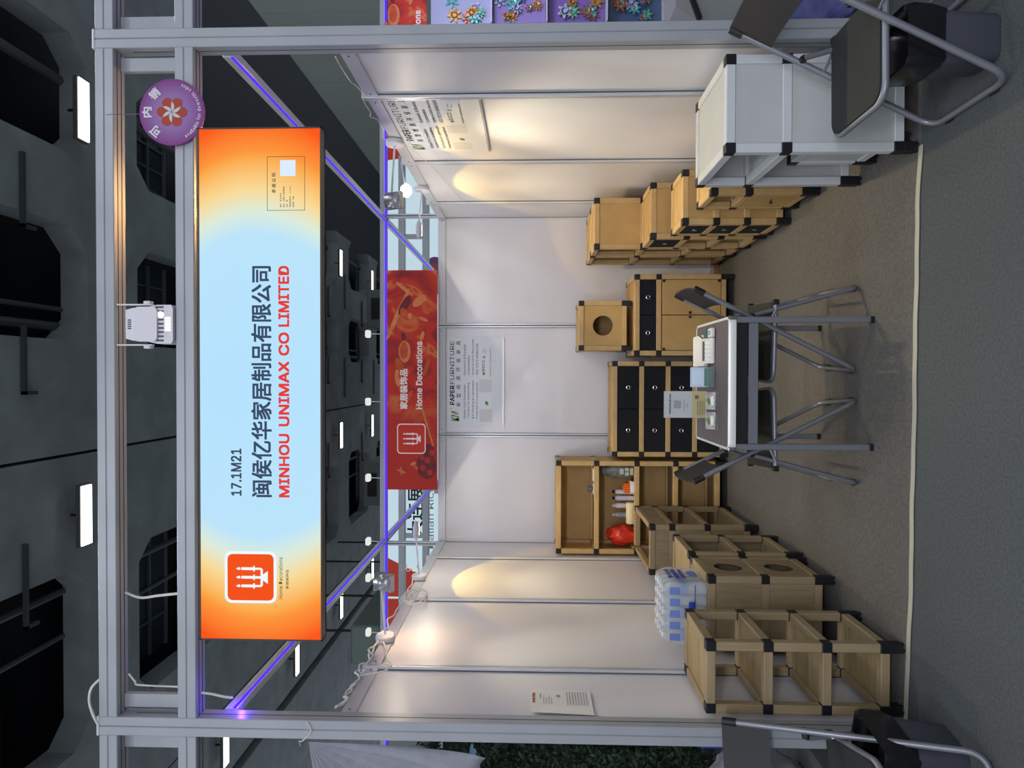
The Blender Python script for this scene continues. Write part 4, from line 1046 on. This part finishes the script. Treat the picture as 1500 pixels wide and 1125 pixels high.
def bookcase_things():
    y = 2.71
    tag(MB().lathe([(.036, -.088), (.0375, -.086), (.0375, .086), (.036, .088)], (-1.120, y-.02, ZS+.0385), 'x', 20).build('paper_roll', M['cream'], smooth=40), 'cream paper roll lying under the small bottles in the bookcase', 'roll')
    lab = ('small bottle with black cap, nearest the orange pack', 'small white bottle with black cap, second from the orange pack', 'plain white squat bottle on the cream roll', 'clear plastic bottle on the cream roll beside the red bag')
    for i, x in enumerate((-.955, -1.01, -1.075, -1.155)):
        bx = thing('small_bottle', lab[i]+', tall bookcase', 'bottle', (x, y+.02 if i > 3 else y+.06, ZS), 0, 'small bottles in the tall bookcase')
        h = .12 if i != 2 else .115
        mm = M['plastic_white'] if i < 3 else M['bottle']
        MB().lathe([(.021, 0), (.022, .005), (.022, .14), (.016, .155), (.010, .160), (.010, .166)], (0, 0, 0), 'z', 16).build('bottle_body', mm, bx, smooth=40)
        MB().lathe([(.013, .160), (.013, .182)] if i != 3 else [(.011, .164), (.011, .180)], (0, 0, 0), 'z', 14).build('cap', M['black'] if i < 2 else M['plastic_white'], bx, smooth=40)
        if i == 3: MB().lathe([(.0225, .09), (.0225, .13)], (0, 0, 0), 'z', 16).build('wrap_label', M['ink_soft'], bx, smooth=40)
    r = thing('tissue_pack', 'orange and white plastic pack in the bookcase beside the bottles', 'pack', (-.895, y-.02, ZS))
    MB().box(-.055, .045, -.04, .05, 0, .05, .012).build('white_wrap', M['plastic_white'], r)
    q = MB()
    for i in range(5): q.box(-.052+i*.017, -.052+i*.017+.014, -.043, .052, .048, .105-abs(i-2)*.006, .005)
    q.build('orange_pieces', M['orange'], r)
    r = thing('snack_bag', 'grey and black printed bag standing at the right end of the bookcase bay', 'bag', (-.765, y, ZS))
    n = 8; vs = []; prof = [(.050, .035, 0), (.062, .040, .03), (.066, .040, .10), (.064, .036, .17), (.050, .024, .23), (.030, .008, .275)]
    for a, b, z in prof:
        for k in range(12): t = 2*PI*k/12; vs.append((a*math.cos(t), b*math.sin(t), z))
    fs = [(i*12+k, i*12+(k+1) % 12, (i+1)*12+(k+1) % 12, (i+1)*12+k) for i in range(len(prof)-1) for k in range(12)]+[tuple(range(12))[::-1]]
    MB().add(vs, fs).build('bag_body', mat('baggrey', (.12, .13, .12), .35, 0, (30, .5, (1, 1, 1))), r, smooth=50)
    q = MB()
    for i, (a, b, c, d) in enumerate(((-.025, .025, .10, .135), (-.035, -.005, .055, .09), (.002, .030, .055, .09), (-.03, .03, .02, .045))): q.box(a, b, -.046, -.040, c, d, .001)
    q.build('print_patches', mat('patch', (.45, .48, .42), .5), r)
    tag(MB().box(-.055, .055, -.045, .045, 0, .020, .003).build('tissue_box', M['paper'], None, (-.80, 2.70, 1.103)), 'flat white paper pad on the bookcase shelf, right end', 'pad')
    r = thing('tape_dispenser', 'small dark tape roll on a white block in the upper bookcase bay', 'tape', (-.918, 2.695, 1.103))
    MB().box(-.045, .045, -.03, .03, 0, .018, .003).build('white_block', M['paper'], r)
    MB().torus((0, 0, .018+.030), .020, .010, 'y').build('tape_roll', mat('taperoll', (.10, .10, .16), .3), r, smooth=60)
bookcase_things()

# ------------------------------------------------------------------ pack of water bottles on the hole cabinet (top z = .688)
def water():
    r = thing('water_pack', 'shrink-wrapped pack of clear water bottles with blue print on the oak cabinet', 'bottles', (-1.250, .895, .688))
    bm = MB().lathe([(.028, 0), (.030, .006), (.030, .07), (.027, .08), (.030, .09), (.030, .150), (.022, .185), (.012, .205), (.012, .218)], (0, 0, 0), 'z', 14).mesh('bottle', M['bottle'], 40)
    cm = MB().lathe([(.015, .214), (.015, .234)], (0, 0, 0), 'z', 12).mesh('cap', mat('capwhite', (.70, .76, .86), .4), 40)
    lm = MB().lathe([(.0305, .100), (.0305, .135)], (0, 0, 0), 'z', 14).mesh('bottle_label', M['bluepale'], 40)
    for i in range(5):
        for j in range(4):
            b = link('bottle', bm, r, (-.132+i*.063, -.100+j*.063, .004)); link('cap', cm, b); (link('bottle_label', lm, b) if (i+j) % 2 == 0 or i == 4 else None)
    # film: box sagging between the caps
    rnd = random.Random(9); nx, ny, nz = 20, 16, 8; vs = []; fs = []; idx = {}
    wx, wy, hz = .168, .136, .240
    def vert(u, v, w):
        k = (u, v, w)
        if k not in idx:
            x, y, z = -wx+2*wx*u/nx, -wy+2*wy*v/ny, hz*w/nz
            t = w/nz; x *= 1-.10*max(0, t-.7)/.3; y *= 1-.12*max(0, t-.7)/.3
            if w == nz: z -= .010*(1-abs(math.sin((x+.132+.0315)/.063*PI))*abs(math.sin((y+.1+.0315)/.063*PI)))
            x += rnd.uniform(-.003, .003); y += rnd.uniform(-.003, .003)
            if 0 < w < nz: x += .003*math.sin(v*1.7+w); y += .003*math.sin(u*1.9+w)
            idx[k] = len(vs); vs.append((x, y, z))
        return idx[k]
    for u in range(nx):
        for v in range(ny): fs.append((vert(u, v, nz), vert(u+1, v, nz), vert(u+1, v+1, nz), vert(u, v+1, nz)))
    for w in range(nz):
        for u in range(nx):
            fs.append((vert(u, 0, w), vert(u+1, 0, w), vert(u+1, 0, w+1), vert(u, 0, w+1))); fs.append((vert(u+1, ny, w), vert(u, ny, w), vert(u, ny, w+1), vert(u+1, ny, w+1)))
        for v in range(ny):
            fs.append((vert(0, v+1, w), vert(0, v, w), vert(0, v, w+1), vert(0, v+1, w+1))); fs.append((vert(nx, v, w), vert(nx, v+1, w), vert(nx, v+1, w+1), vert(nx, v, w+1)))
    MB().add(vs, fs).build('shrink_film', M['film'], r, smooth=50)
    q = MB(); yy = -wy-.0075
    for x0 in (-.150, -.095, -.040, .015): q.flat(rrect(.048, .034, .006, 3, x0+.024, .085), (0, yy, 0), X_, Z_)
    q.flat([(-.15, .066), (.155, .066), (.155, .070), (-.15, .070)], (0, yy, 0), X_, Z_)
    q.build('blue_print', M['blueprint'], r)
    q = MB(); xx = wx+.007
    q.flat(rrect(.080, .050, .014, 4, .0, .055), (xx, 0, 0), Y_, Z_); q.build('blue_badge', M['bluepale'], r)
    q = MB()
    for i, s_ in enumerate(('饮用天然水', '饮用天然水', '净含量')): text_into(q, s_, -.085, .100+i*.036, .075, .125+i*.036, Vector((xx, 0, 0)), Y_, Z_, .05, 1)
    q.build('lettering', M['blueprint'], r)
    q = MB()
    for i in range(5): q.box(-.150+i*.063, -.112+i*.063, -wy-.006, -wy-.003, .150, .205, .001)
    q.build('pale_blue_print', M['bluepale'], r)
water()

# ------------------------------------------------------------------ wall lamps (arm spotlights), clamped on the side walls' top rail
def arm_lamp(label, s, y, reach, head, hx=None):
    r = thing('arm_lamp', label, 'lamp', (s*(WI-.012), y, 2.478))
    k = -s
    MB().lathe([(.052, 0), (.054, k*.006), (.054, k*.026), (.048, k*.032)], (0, 0, 0), 'x', 24).build('base_disc', M['plastic_white'], r, smooth=40, fix=True)
    MB().tube([(k*.03, 0, .0), (k*reach, 0, .022)], .0065, 8).build('arm', M['plastic_white'], r, smooth=50)
    hb = MB(); hxp = 0
    hd = bpy.data.objects.new('lamp_head', None); C.objects.link(hd); hd.parent = r; hd.location = (k*reach, 0, .0 if head == 'flood' else .022); hd.rotation_euler = (math.radians(70), 0, 0)
    r_, r = r, hd
    if head == 'flood':     # curved hood over a short lamp tube
        n = 9; vs = []; fs = []
        for j, yy in enumerate((-.055, .055)):
            for i in range(n+1):
                a = PI*(.05+.9*i/n); vs.append((hxp+.052*math.cos(a), yy, -.012+.048*math.sin(a)))
        for i in range(n): fs.append((i, i+1, n+2+i, n+1+i))
        o = hb.add(vs, fs).build('lamp_hood', mat('hood', (.45, .45, .46), .3, .6), r, smooth=60); md = o.modifiers.new('s', 'SOLIDIFY'); md.thickness = .003
        MB().box(hxp-.042, hxp+.042, -.050, .050, -.012, -.006).build('lamp_glass', emit_mat('floodglass', (1, .86, .6), 6), r)
        MB().box(-.046, .046, -.054, -.051, -.012, .034).build('end_plate', M['plastic_white'], r); MB().box(-.046, .046, .051, .054, -.012, .034).build('end_plate', M['plastic_white'], r)
    else:
        MB().lathe([(.010, k*(-.01)), (.022, k*.02), (.024, k*.08), (.012, k*.125)], (0, 0, 0), 'x', 16).build('lamp_shell', M['plastic_white'], r, smooth=50, fix=True)
        MB().box(*sorted((k*.02, k*.10)), -.014, .014, -.026, -.020).build('lamp_glass', emit_mat('spotglass', (1, .92, .7), 6), r)
    return r
arm_lamp('white arm lamp with curved hood on the left wall rail, nearest the front', -1, .86, .33, 'flood')
arm_lamp('slim white arm lamp on the left wall rail near the back corner', -1, 1.95, .30, 'slim')
arm_lamp('white arm lamp with grey hood on the right wall rail above the poster', 1, 1.12, .36, 'flood')
arm_lamp('slim white arm lamp on the right wall rail near the back corner', 1, 2.07, .26, 'slim')
# each head faces back and down towards its own wall: a broad half-space of light and a hot centre
for sx, y_, pw, hot, hc in ((1, 2.10, 6, 15, (1, .62, .08)), (-1, 2.00, 6, 15, (1, .64, .08)), (1, 1.18, 4, 9, (1, .62, .10)), (-1, .93, 4, 0, None)):
    x_ = sx*(1.00 if y_ > 1.5 else 1.06)
    spot('lamp_light', (x_, y_, 2.42), (x_+sx*.50, y_+.12, 2.42-.86), pw, (1, .88, .70), 168, .04, .012)
    if hot: spot('lamp_beam', (x_, y_, 2.43), (sx*1.475, y_-.10, 1.05), hot, hc, 98, .07, .010)
    spot('lamp_down', (x_, y_, 2.42), (x_+sx*.10, y_-(.50 if y_ < 1.5 else .1), .8), (60 if sx > 0 else 18) if y_ < 1.5 else 26, (1, .86, .58), 80, .6, .02)
spot('lamp_spill', (-1.14, .87, 2.46), (-1.475, .72, 2.20), 6, (1, .52, .20), 130, .8, .04)
spot('lamp_spill', (1.10, 1.12, 2.52), (.25, .04, 3.35), 190, (1, .56, .20), 112, .6, .03)

# cables along the left rail
def cable(name, label, pts, r=.004, cat='cable', m=None, fil=0):
    P_ = [Vector(p) for p in pts]; out = []
    for i in range(len(P_)-1):
        p0 = P_[max(i-1, 0)]; p1 = P_[i]; p2 = P_[i+1]; p3 = P_[min(i+2, len(P_)-1)]
        for k in range(5):
            t = k/5; out.append(.5*((2*p1)+(p2-p0)*t+(2*p0-5*p1+4*p2-p3)*t*t+(3*p1-p0-3*p2+p3)*t**3))
    out.append(P_[-1])
    o = MB().tube(out, r, 6).build(name, m or M['cable'], smooth=60); tag(o, label, cat); return o
rnd = random.Random(11)
def rail_run(label, y0, y1, amp, seed, s=-1, r=.005, zc=2.512):
    rn = random.Random(seed); n = 14
    return cable('power_cable', label, [(s*(WI-.02+rn.uniform(-.012, .012)), y0+(y1-y0)*i/n, zc+rn.uniform(-amp, amp)) for i in range(n+1)], r)
rail_run('white power cable wound along the top of the left wall, front part', .10, .84, .018, 1)
rail_run('second white cable twisted along the left wall top, front part', .12, .80, .028, 2)
rail_run('white cable along the left wall top between the two lamps', .88, 1.93, .014, 3)
cable('power_cable', 'white cable looped down over the left wall panel near the front lamp', [(-1.455, .84, 2.49), (-1.445, .70, 2.44), (-1.44, .56, 2.40), (-1.44, .50, 2.36), (-1.445, .44, 2.39), (-1.45, .42, 2.46), (-1.455, .40, 2.51)], .004)
cable('power_cable', 'white cable coil hanging beside the second upright of the left wall', [(-1.44+.02*math.sin(i), 1.50+.11*math.cos(i*.8), 2.42+.075*math.sin(i*.8)) for i in range(24)], .0035)
cable('power_cable', 'curled white flex standing at the base of the rear left lamp', [(-1.40+.02*math.cos(i*1.1), 2.0+.05*math.sin(i*1.1), 2.50+.007*i) for i in range(18)], .003)
rail_run('clear wrinkled film edge along the top of the right wall', .10, 1.08, .014, 5, 1, .003, 2.515)
cable('power_cable', 'thin white cable sagging across the yellow-lit right wall panel', [(1.468, 1.15, 2.44), (1.466, 1.6, 2.33), (1.466, 2.1, 2.27), (1.468, 2.5, 2.20)], .0018)
cable('power_cable', 'white cable between the two front beams above the sign logo', [(-.93, .06, 3.46), (-.945, .04, 3.38), (-.935, .04, 3.30), (-.925, .05, 3.19)], .006)
cable('power_cable', 'white cable arching outside the frame at the top left corner', [(-1.30, .02, 3.55), (-1.33, .0, 3.575), (-1.38, -.01, 3.58), (-1.44, -.01, 3.565), (-1.49, .0, 3.55)], .006)
cable('power_cable', 'thin white cable on the lower end of the upper bay, left post', [(-1.30, .07, 3.455), (-1.33, .06, 3.42), (-1.345, .06, 3.40), (-1.35, .06, 3.22)], .004)
cable('power_cable', 'white cable from the lower beam to the left light line', [(-1.37, .05, 3.112), (-1.38, .06, 3.07), (-1.40, .075, 3.02), (-1.41, .09, 2.99)], .006)
cable('tie_wire', 'thin wire tied round the left post holding the pale sheet', [(-1.46, -.004, 2.62), (-1.50, -.008, 2.60), (-1.545, -.004, 2.64), (-1.62, .12, 2.70), (-1.70, .22, 2.73)], .0025, 'wire')

# ------------------------------------------------------------------ booth behind: frame beams, lit facade, small spots
def behind():
    for zt, lab in ((3.50, 'upper'), (3.165, 'lower')):
        r = thing('frame_beam', '%s grey beam of the booth frame behind the back wall' % lab, 'beam', (0, 6.07, zt))
        MB().box(-4.5, 4.5, 0, .08, -.09, 0, .003).build('beam_profile', M['alu'], r)
    for x in (-1.06, -2.2, 1.98, 1.2):
        tag(MB().box(-.03, .03, 0, .06, 0, .25, .002).build('corner_plate', M['alu'], None, (x, 6.08, 3.166)), 'short vertical plate in the frame of the booth behind, %s' % {-1.06: 'beside the black characters', -2.2: 'far left', 1.98: 'far right', 1.2: 'beside the red banner'}[x], 'plate', 'frame plates of the booth behind')
    r = thing('lit_facade', 'tall pale blue lit facade sign beyond the back wall with black characters', 'sign', (0, 9.1, 0))
    MB().box(-5.2, 5.2, 0, .2, .0, 4.42).build('facade_face', emit_mat('facade', (.62, .80, .90), .85), r)
    q = MB(); O = Vector((0, -.01, 0))
    text_into(q, '大连展', -2.99, 3.665, -2.02, 3.965, O, X_, Z_, .02, 3); q.build('lettering', emit_mat('facade_ink', (.02, .025, .03), 1), r)
    q = MB(); text_into(q, 'Dalian Rich', -3.20, 3.47, -2.02, 3.605, O, X_, Z_, 0, 2); q.build('small_lettering', emit_mat('facade_ink2', (.10, .12, .15), 1), r)
    redm = mat('facade_red', (.50, .03, .015), .5, emis=(.5, .03, .015), estr=.25)
    for pl in ([(-3.35, 4.4), (-4.1, 4.4), (-4.1, 3.2), (-3.95, 3.2)], [(-4.15, 4.4), (-5.2, 4.4), (-5.2, 2.2), (-4.15, 2.2)], [(4.05, 4.4), (5.2, 4.4), (5.2, 2.2), (4.3, 2.2)]):
        MB().prism(pl, (0, -.05, 0), X_, Z_, Y_, .04).build('red_shape', redm, r, fix=True)
    q = MB(); q.box(-2.15, -1.9, -.10, -.02, 2.6, 3.45); q.build('grey_strip', M['alu'], r)
    MB().box(1.55, 1.9, -.1, -.02, 2.6, 3.55).build('grey_strip', M['alu'], r)
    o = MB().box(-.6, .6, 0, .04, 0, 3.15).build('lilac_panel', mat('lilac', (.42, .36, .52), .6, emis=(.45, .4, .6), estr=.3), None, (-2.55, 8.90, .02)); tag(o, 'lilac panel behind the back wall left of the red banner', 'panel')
    # round purple disc seen between the beams, right
    r = thing('round_sign', 'small purple round sign far behind, right of the red banner', 'sign', (2.05, 8.9, 3.42))
    MB().lathe([(.17, 0), (.17, .01)], (0, -.02, 0), 'y', 32).build('disc', M['purple'], r)
    MB().lathe([(.06, 0), (.06, .004)], (0, -.026, 0), 'y', 20).build('red_dot', mat('reddot', (.45, .08, .05), .5), r)
    MB().box(-.01, .01, -.02, .20, .05, .09).build('bracket', M['alu'], r)
    # spots on the back header beam, facing the booth behind
    for i, x in enumerate((.428, -.2, -.907, -1.50, -1.84, -2.35)):
        r = thing('header_spot', 'small lit spotlight above the back header beam, %s from the right' % ('first', 'second', 'third', 'fourth', 'fifth', 'sixth')[i], 'lamp', (x, YB+.04, 3.02), 0, 'spotlights above the back header beam')
        MB().tube([(0, 0, 0), (0, .02, .12)], .004, 6).build('arm', M['plastic_white'], r)
        MB().box(-.035, .035, -.01, .05, .12, .165, .01).build('spot_head', emit_mat('spothead', (1, 1, .95), .8) if i == 0 else bpy.data.materials['spothead'], r)
    r = thing('flood_lamp', 'glaring white flood lamp behind the back wall at the upper right', 'lamp', (2.05, 4.1, 3.0))
    MB().box(.28, .33, -.025, .025, -3.0, .06, .003).build('stand_post', M['alu'], r)
    MB().tube([(0, 0, 0), (.30, 0, .05)], .012, 8).build('arm', M['plastic_white'], r)
    MB().lathe([(.03, -.06), (.06, -.02), (.055, .04), (.02, .07)], (-.02, 0, 0), 'x', 18).build('lamp_glass', emit_mat('floodwhite', (1, 1, .97), 9), r, smooth=60)
behind()

# ------------------------------------------------------------------ right-hand neighbour: glittering picture boards
def neighbour_right():
    xs = [3.10]; z = .35
    boards = [(2.02, 2.56, (.38, .42, .56)), (1.53, 2.00, (.30, .24, .52)), (1.0, 1.50, (.22, .14, .42)), (.50, .97, (.07, .12, .20)), (-.02, .42, (.42, .38, .62)), ]
    pal = [(.10, .55, .50), (.55, .38, .08), (.60, .60, .62), (.45, .12, .08), (.12, .20, .55), (.25, .55, .30), (.60, .25, .10)]
    pm = [mat('glitter', c, .25, .5, (60, .6, (1, 1, 1))) for c in pal]
    names = ('silver-blue', 'lilac', 'violet', 'dark teal', 'pale lilac with coral branches')
    for k, (z0, z1, c) in enumerate(boards):
        if z1 < .02: continue
        z0 = max(z0, .06)
        r = thing('picture_board', '%s board with glittering cut-out ornaments in the right-hand neighbour booth' % names[k], 'board', (3.45, YB-.05, z0))
        MB().box(-.26, .28, 0, .03, 0, z1-z0).build('board', mat('board_face', c, .35), r)
        MB().box(-.28, .30, -.10, .03, -.017, -.004).build('shelf_strip', M['white'], r)
        rn = random.Random(20+k); H = z1-z0
        for e in range(9):
            cx, cz = rn.uniform(-.22, -.02), rn.uniform(.06, max(.08, H-.06)); R = rn.uniform(.03, .055)
            q = MB(); nn = rn.choice((5, 6, 7, 9)); poly = []
            for i in range(nn*4):
                a = 2*PI*i/(nn*4); rr = R*(1+.38*math.cos(nn*a+e)); poly.append((cx+rr*math.cos(a), cz+rr*math.sin(a)))
            # fan triangulation keeps the scalloped outline valid
            o_ = (0, -.012-.003*e, 0); ctr = (cx, cz); vs = [Vector(o_)+X_*ctr[0]+Z_*ctr[1]]+[Vector(o_)+X_*a+Z_*b for a, b in poly]
            vs += [v+Vector((0, .006, 0)) for v in vs]; L_ = len(poly)
            fs = [(0, 1+i, 1+(i+1) % L_) for i in range(L_)]+[(1+i, L_+2+i, L_+2+(i+1) % L_, 1+(i+1) % L_) for i in range(L_)]
            q.add(vs, fs); rr2 = R*.5
            q.build('ornament', pm[(e+k) % len(pm)], r)
            q2 = MB(); q2.torus((cx, -.016-.003*e, cz), rr2, .006, 'y', 14, 5); q2.build('ornament_ring', pm[(e+k+2) % len(pm)], r)
    area('neighbour_lamp', (3.6, 1.6, 2.4), .5, 16, (.66, .58, 1), direction=(0, 1, -.6))
    blob('plastic_bag', mat('violetbag', (.16, .17, .42), .3, 0, (14, .3, (1, 1, 1))), 'violet-blue crumpled plastic bag in the right-hand neighbour booth', 'bag', (2.02, .50, .262), .24, .18, .27, .16, 8)
    r = thing('display_case', 'pale angular case on the floor of the right-hand neighbour booth', 'case', (2.80, 1.9, 0))
    MB().prism([(-.35, 0), (.4, 0), (.4, .62), (-.1, .62), (-.35, .30)], (0, 0, 0), X_, Z_, Y_, .4).build('case_body', mat('case', (.30, .31, .30), .5), r, fix=True)
    MB().prism([(-.20, .44), (.3, .63), (.3, .66), (-.24, .46)], (0, -.03, 0), X_, Z_, Y_, .46).build('case_lid', M['black'], r, fix=True)
    tag(MB().box(-.05, .9, 0, .04, 0, .035, .004).build('dark_rod', M['black'], None, (1.72, .28, .50)), 'dark bar at the edge of the right-hand neighbour booth', 'bar')
    tag(MB().box(-.5, .5, 0, .5, 0, .02, .003).build('low_platform', mat('platform', (.16, .18, .26), .6), None, (2.2, .30, .02)), 'low blue-grey platform on the floor of the right-hand booth', 'platform')
neighbour_right()

# ------------------------------------------------------------------ left-hand neighbour: greenery, pale sheet
def neighbour_left():
    rn = random.Random(31); v = []; f = []
    for i in range(5200):
        x = rn.uniform(-4.0, -3.15); z = rn.uniform(.0, 2.62); y = 3.0-rn.uniform(0, .22)-.10*(1+math.sin(x*9+z*5)); L = rn.uniform(.03, .075); a = rn.uniform(0, 2*PI); e = rn.uniform(-.8, .8)
        d = Vector((math.cos(a)*math.cos(e), -abs(math.sin(e))*.7, math.sin(a)*math.cos(e))).normalized(); s = d.cross(Vector((rn.uniform(-.3, .3), 1, rn.uniform(-.3, .3)))).normalized()*L*.22
        p = Vector((x, y, z)); n = len(v); v += [p, p+d*L*.5+s, p+d*L, p+d*L*.5-s]; f.append((n, n+1, n+2, n+3))
    o = MB().add(v, f).build('green_foliage', mat('foliage', (.012, .034, .010), .6, 0, (4, .8, (1, 1, 1)))); tag(o, 'dark green leafy foliage wall in the left-hand neighbour booth', 'foliage', kind='stuff')
    o = MB().box(-4.1, -3.1, 3.02, 3.05, 0, 2.45).build('dark_backing', mat('darkback', (.015, .018, .015), .9)); tag(o, 'dark board behind the green foliage', 'board')
    # pale sheet fanned out from one tie point
    ap = Vector((-1.86, .52, 2.80)); n = 40; m = 14; vs = []; fs = []
    for j in range(m+1):
        t = j/m
        for i in range(n+1):
            u = i/n; e0 = Vector((-1.93, .52, 1.88)); e1 = Vector((-3.2, .70, 2.70)); tip = e0.lerp(e1, u)
            p = ap.lerp(tip, t); p.y += .030*t*math.sin(u*46+2*math.sin(t*3))+.10*t*(1-t); p.z -= .10*t*(1-t)*(1-u)
            vs.append(p)
    for j in range(m):
        for i in range(n): a = j*(n+1)+i; fs.append((a, a+1, a+n+2, a+n+1))
    o = MB().add(vs, fs).build('fabric_sheet', mat('sheet', (.36, .37, .41), .7, 0, (20, .08, (1, 1, 1))), smooth=60); tag(o, 'pale grey sheet gathered to a tie point beyond the left post', 'fabric')
    md = o.modifiers.new('s', 'SOLIDIFY'); md.thickness = .002
    blob('plastic_bag', mat('greybag', (.28, .27, .28), .35, 0, (16, .2, (1, 1, 1))), 'crumpled grey plastic bag behind the left foreground chair', 'bag', (-2.00, .42, .52), .21, .18, .26, .14, 12)
    tag(MB().box(-.25, .25, -.2, .2, 0, .30, .01).build('storage_box', mat('sbox', (.10, .10, .10), .6), None, (-2.02, .42, .005)), 'dark box under the grey plastic bag at the left', 'box')
    r = thing('striped_cloth', 'blue and white striped cloth beside the left post', 'cloth', (-1.80, .62, .70))
    for i in range(5): MB().box(-.10+i*.035, -.10+i*.035+.034, -.02, .0, -.05, .06, .003).build('stripe', M['plastic_white'] if i % 2 else M['blueprint'], r)
    o = MB().prism(ell(0, 0, .24, .045, .12), (-3.35, 2.66, 2.12), X_, Z_, Y_, .02).build('blue_leaf_shape', mat('blueleaf', (.25, .40, .62), .4), fix=True); tag(o, 'long pale blue leaf shape among the green foliage', 'decoration')
neighbour_left()

# ------------------------------------------------------------------ hall: ceiling slabs, skylight wells, lamps, far walls
def hall():
    H = 10.5
    ceil = sroot('ceiling', (0, 0, H))
    cm = mat('concrete', (.30, .33, .335), .8, 0, (1.2, .16, (1, 1, 1)))
    dm = mat('well_dark', (.03, .035, .045), .6); gm = mat('skylight', (.035, .05, .075), .3); lm = mat('mullion', (.16, .18, .19), .5)
    slabs = [(-40, -12.0), (-11.6, -9.6), (-9.54, -7.3), (-3.74, -1.52), (-1.46, .71), (2.9, 4.3), ]
    MB().box(6.6, 9.5, -8, 13.5, 0, .6).build('slab_strip', cm, ceil)
    for a, b in slabs: MB().box(a, b, -8, 52, 0, .6).build('slab_strip', cm, ceil)
    gaps = [(-12.0, -11.6), (-7.3, -3.74), (.71, 2.9), (4.3, 6.6)]
    for a, b in gaps:
        if b-a < 1: continue
        k = -3
        for k in range(-3, 8):
            y0 = 9.7+5.5*k; y1 = y0+1.6
            q = MB(); c = .45
            q.prism([(a, y0-.0-c), (a+c, y0), (b-c, y0), (b, y0-c), (b, y1+c), (b-c, y1), (a+c, y1), (a, y1+c)], (0, 0, 0), X_, Y_, Z_, .55)
            q.build('cross_slab', cm, ceil, fix=True)
            # glazed well with bars
            w = MB(); w.box(a, b, y1, y0+5.5-.9, 1.2, 1.25); w.build('skylight_glass', gm, ceil)
            w = MB(); n = 3
            for i in range(1, n+1): x = a+(b-a)*i/(n+1); w.box(x-.02, x+.02, y1, y0+4.6, 1.14, 1.20)
            for j in (.25, .5, .75, 1.0): yy = y1+(y0+4.6-y1)*j; w.box(a, b, yy-.03, yy+.03, 1.12, 1.19)
            w.build('skylight_bars', lm, ceil)
    MB().box(-40, 40, -8, 52, 1.9, 2.0).build('ceiling_board', dm, ceil)
    q = MB()
    for k in range(-2, 8):       # conduits along the slabs
        y = 8.0+5.5*k
        for x0, x1 in ((-.3, .9), (2.6, 3.9), (-4.4, -2.9)): q.box(x0, x1, y, y+.06, -.09, -.02); q.box(x0, x0+.06, y, y+.3, -.09, -.02)
        for x0, x1 in ((-1.0, .9), (3.2, 4.8)): q.box(x0, x1, y+2.5, y+2.55, -.08, -.02)
    q.build('conduits', mat('conduit', (.06, .063, .07), .6), ceil)
    q = MB()
    for x, r_ in ((1.0, .09), (1.35, .05), (-4.3, .07), (-5.2, .05), (5.9, .1)): q.tube([(x, -6, .55), (x, 50, .55)], r_, 8)
    q.build('pipes', mat('pipe', (.10, .11, .11), .5), ceil)
    # hall lamps
    proto = None
    em = emit_mat('hall_tube', (.97, 1, .90), 5)
    for x in (-10.35, -2.65, 5.1):
        for yi, y in enumerate((9.2, 14.73, 20.15, 25.6, 31.2)):
            lab = 'bright white strip lamp under the hall ceiling, %s row, %s from the front' % ({-10.35: 'left', -2.65: 'middle', 5.1: 'right'}[x], ('first', 'second', 'third', 'fourth', 'fifth')[yi])
            if proto is None:
                proto = thing('ceiling_lamp', lab, 'lamp', (x, y, H-.32), 0, 'strip lamps under the hall ceiling')
                MB().box(-.60, .60, -.16, .16, .03, .12, .01).build('housing', mat('housing', (.10, .10, .10), .6), proto)
                MB().box(-.57, .57, -.14, .14, 0, .028, .006).build('diffuser', em, proto)
                MB().box(-.02, .02, -.02, .02, .12, .32).build('hanger', M['black'], proto)
            else:
                c = copy_tree(proto); c.location = (x, y, H-.32); c['label'] = lab
    tag(MB().lathe([(.05, 0), (.09, .02), (.09, .05)], (0, 0, 0), 'z', 24).build('smoke_detector', M['plastic_white'], None, (-1.37, 6.05, 9.6)), 'small white round detector high under the hall ceiling', 'detector')
    # grey panelled partition of the hall, right
    w = sroot('wall_hall_right', (8, 0, 0))
    pm = mat('hallpanel', (.40, .44, .41), .6, 0, (.6, .06, (1, 1, 1)))
    for i in range(14): MB().box(0, .15, 1.2+i*1.66, 1.2+(i+1)*1.66-.012, 0, 7.66).build('wall_panel', pm, w)
    b = MB().box(-40, 40, 52, 52.3, 0, 12.5).build('wall_hall_far', mat('farwall', (.02, .022, .028), .8)); tag(b, kind='structure')
    r = thing('air_duct', 'large grey-green air duct running under the hall ceiling at the left', 'duct', (-7.6, 15, 5.9))
    MB().box(-.55, .55, 0, 12, 0, .85, .05).build('duct_body', mat('duct', (.22, .27, .24), .5), r)
    q = MB()
    for y_ in (1, 4, 8, 11): q.box(-.03, .03, y_, y_+.06, .84, 4.62)
    q.build('hangers', M['black'], r)
    r = thing('ceiling_unit', 'dark box-shaped air unit hanging under the far hall ceiling', 'unit', (-4.6, 24, 8.0))
    MB().box(-.9, .9, 0, 3, 0, .8, .04).build('unit_body', mat('unitb', (.16, .18, .18), .6), r); MB().box(-.5, .5, -.02, 0, .2, .6).build('unit_grille', M['black'], r)
    c = copy_tree(r); c.location = (3.2, 27, 8.6); c['label'] = 'dark box-shaped air unit under the far hall ceiling, right of the centre slab'
hall()
print('objects', len(bpy.data.objects))
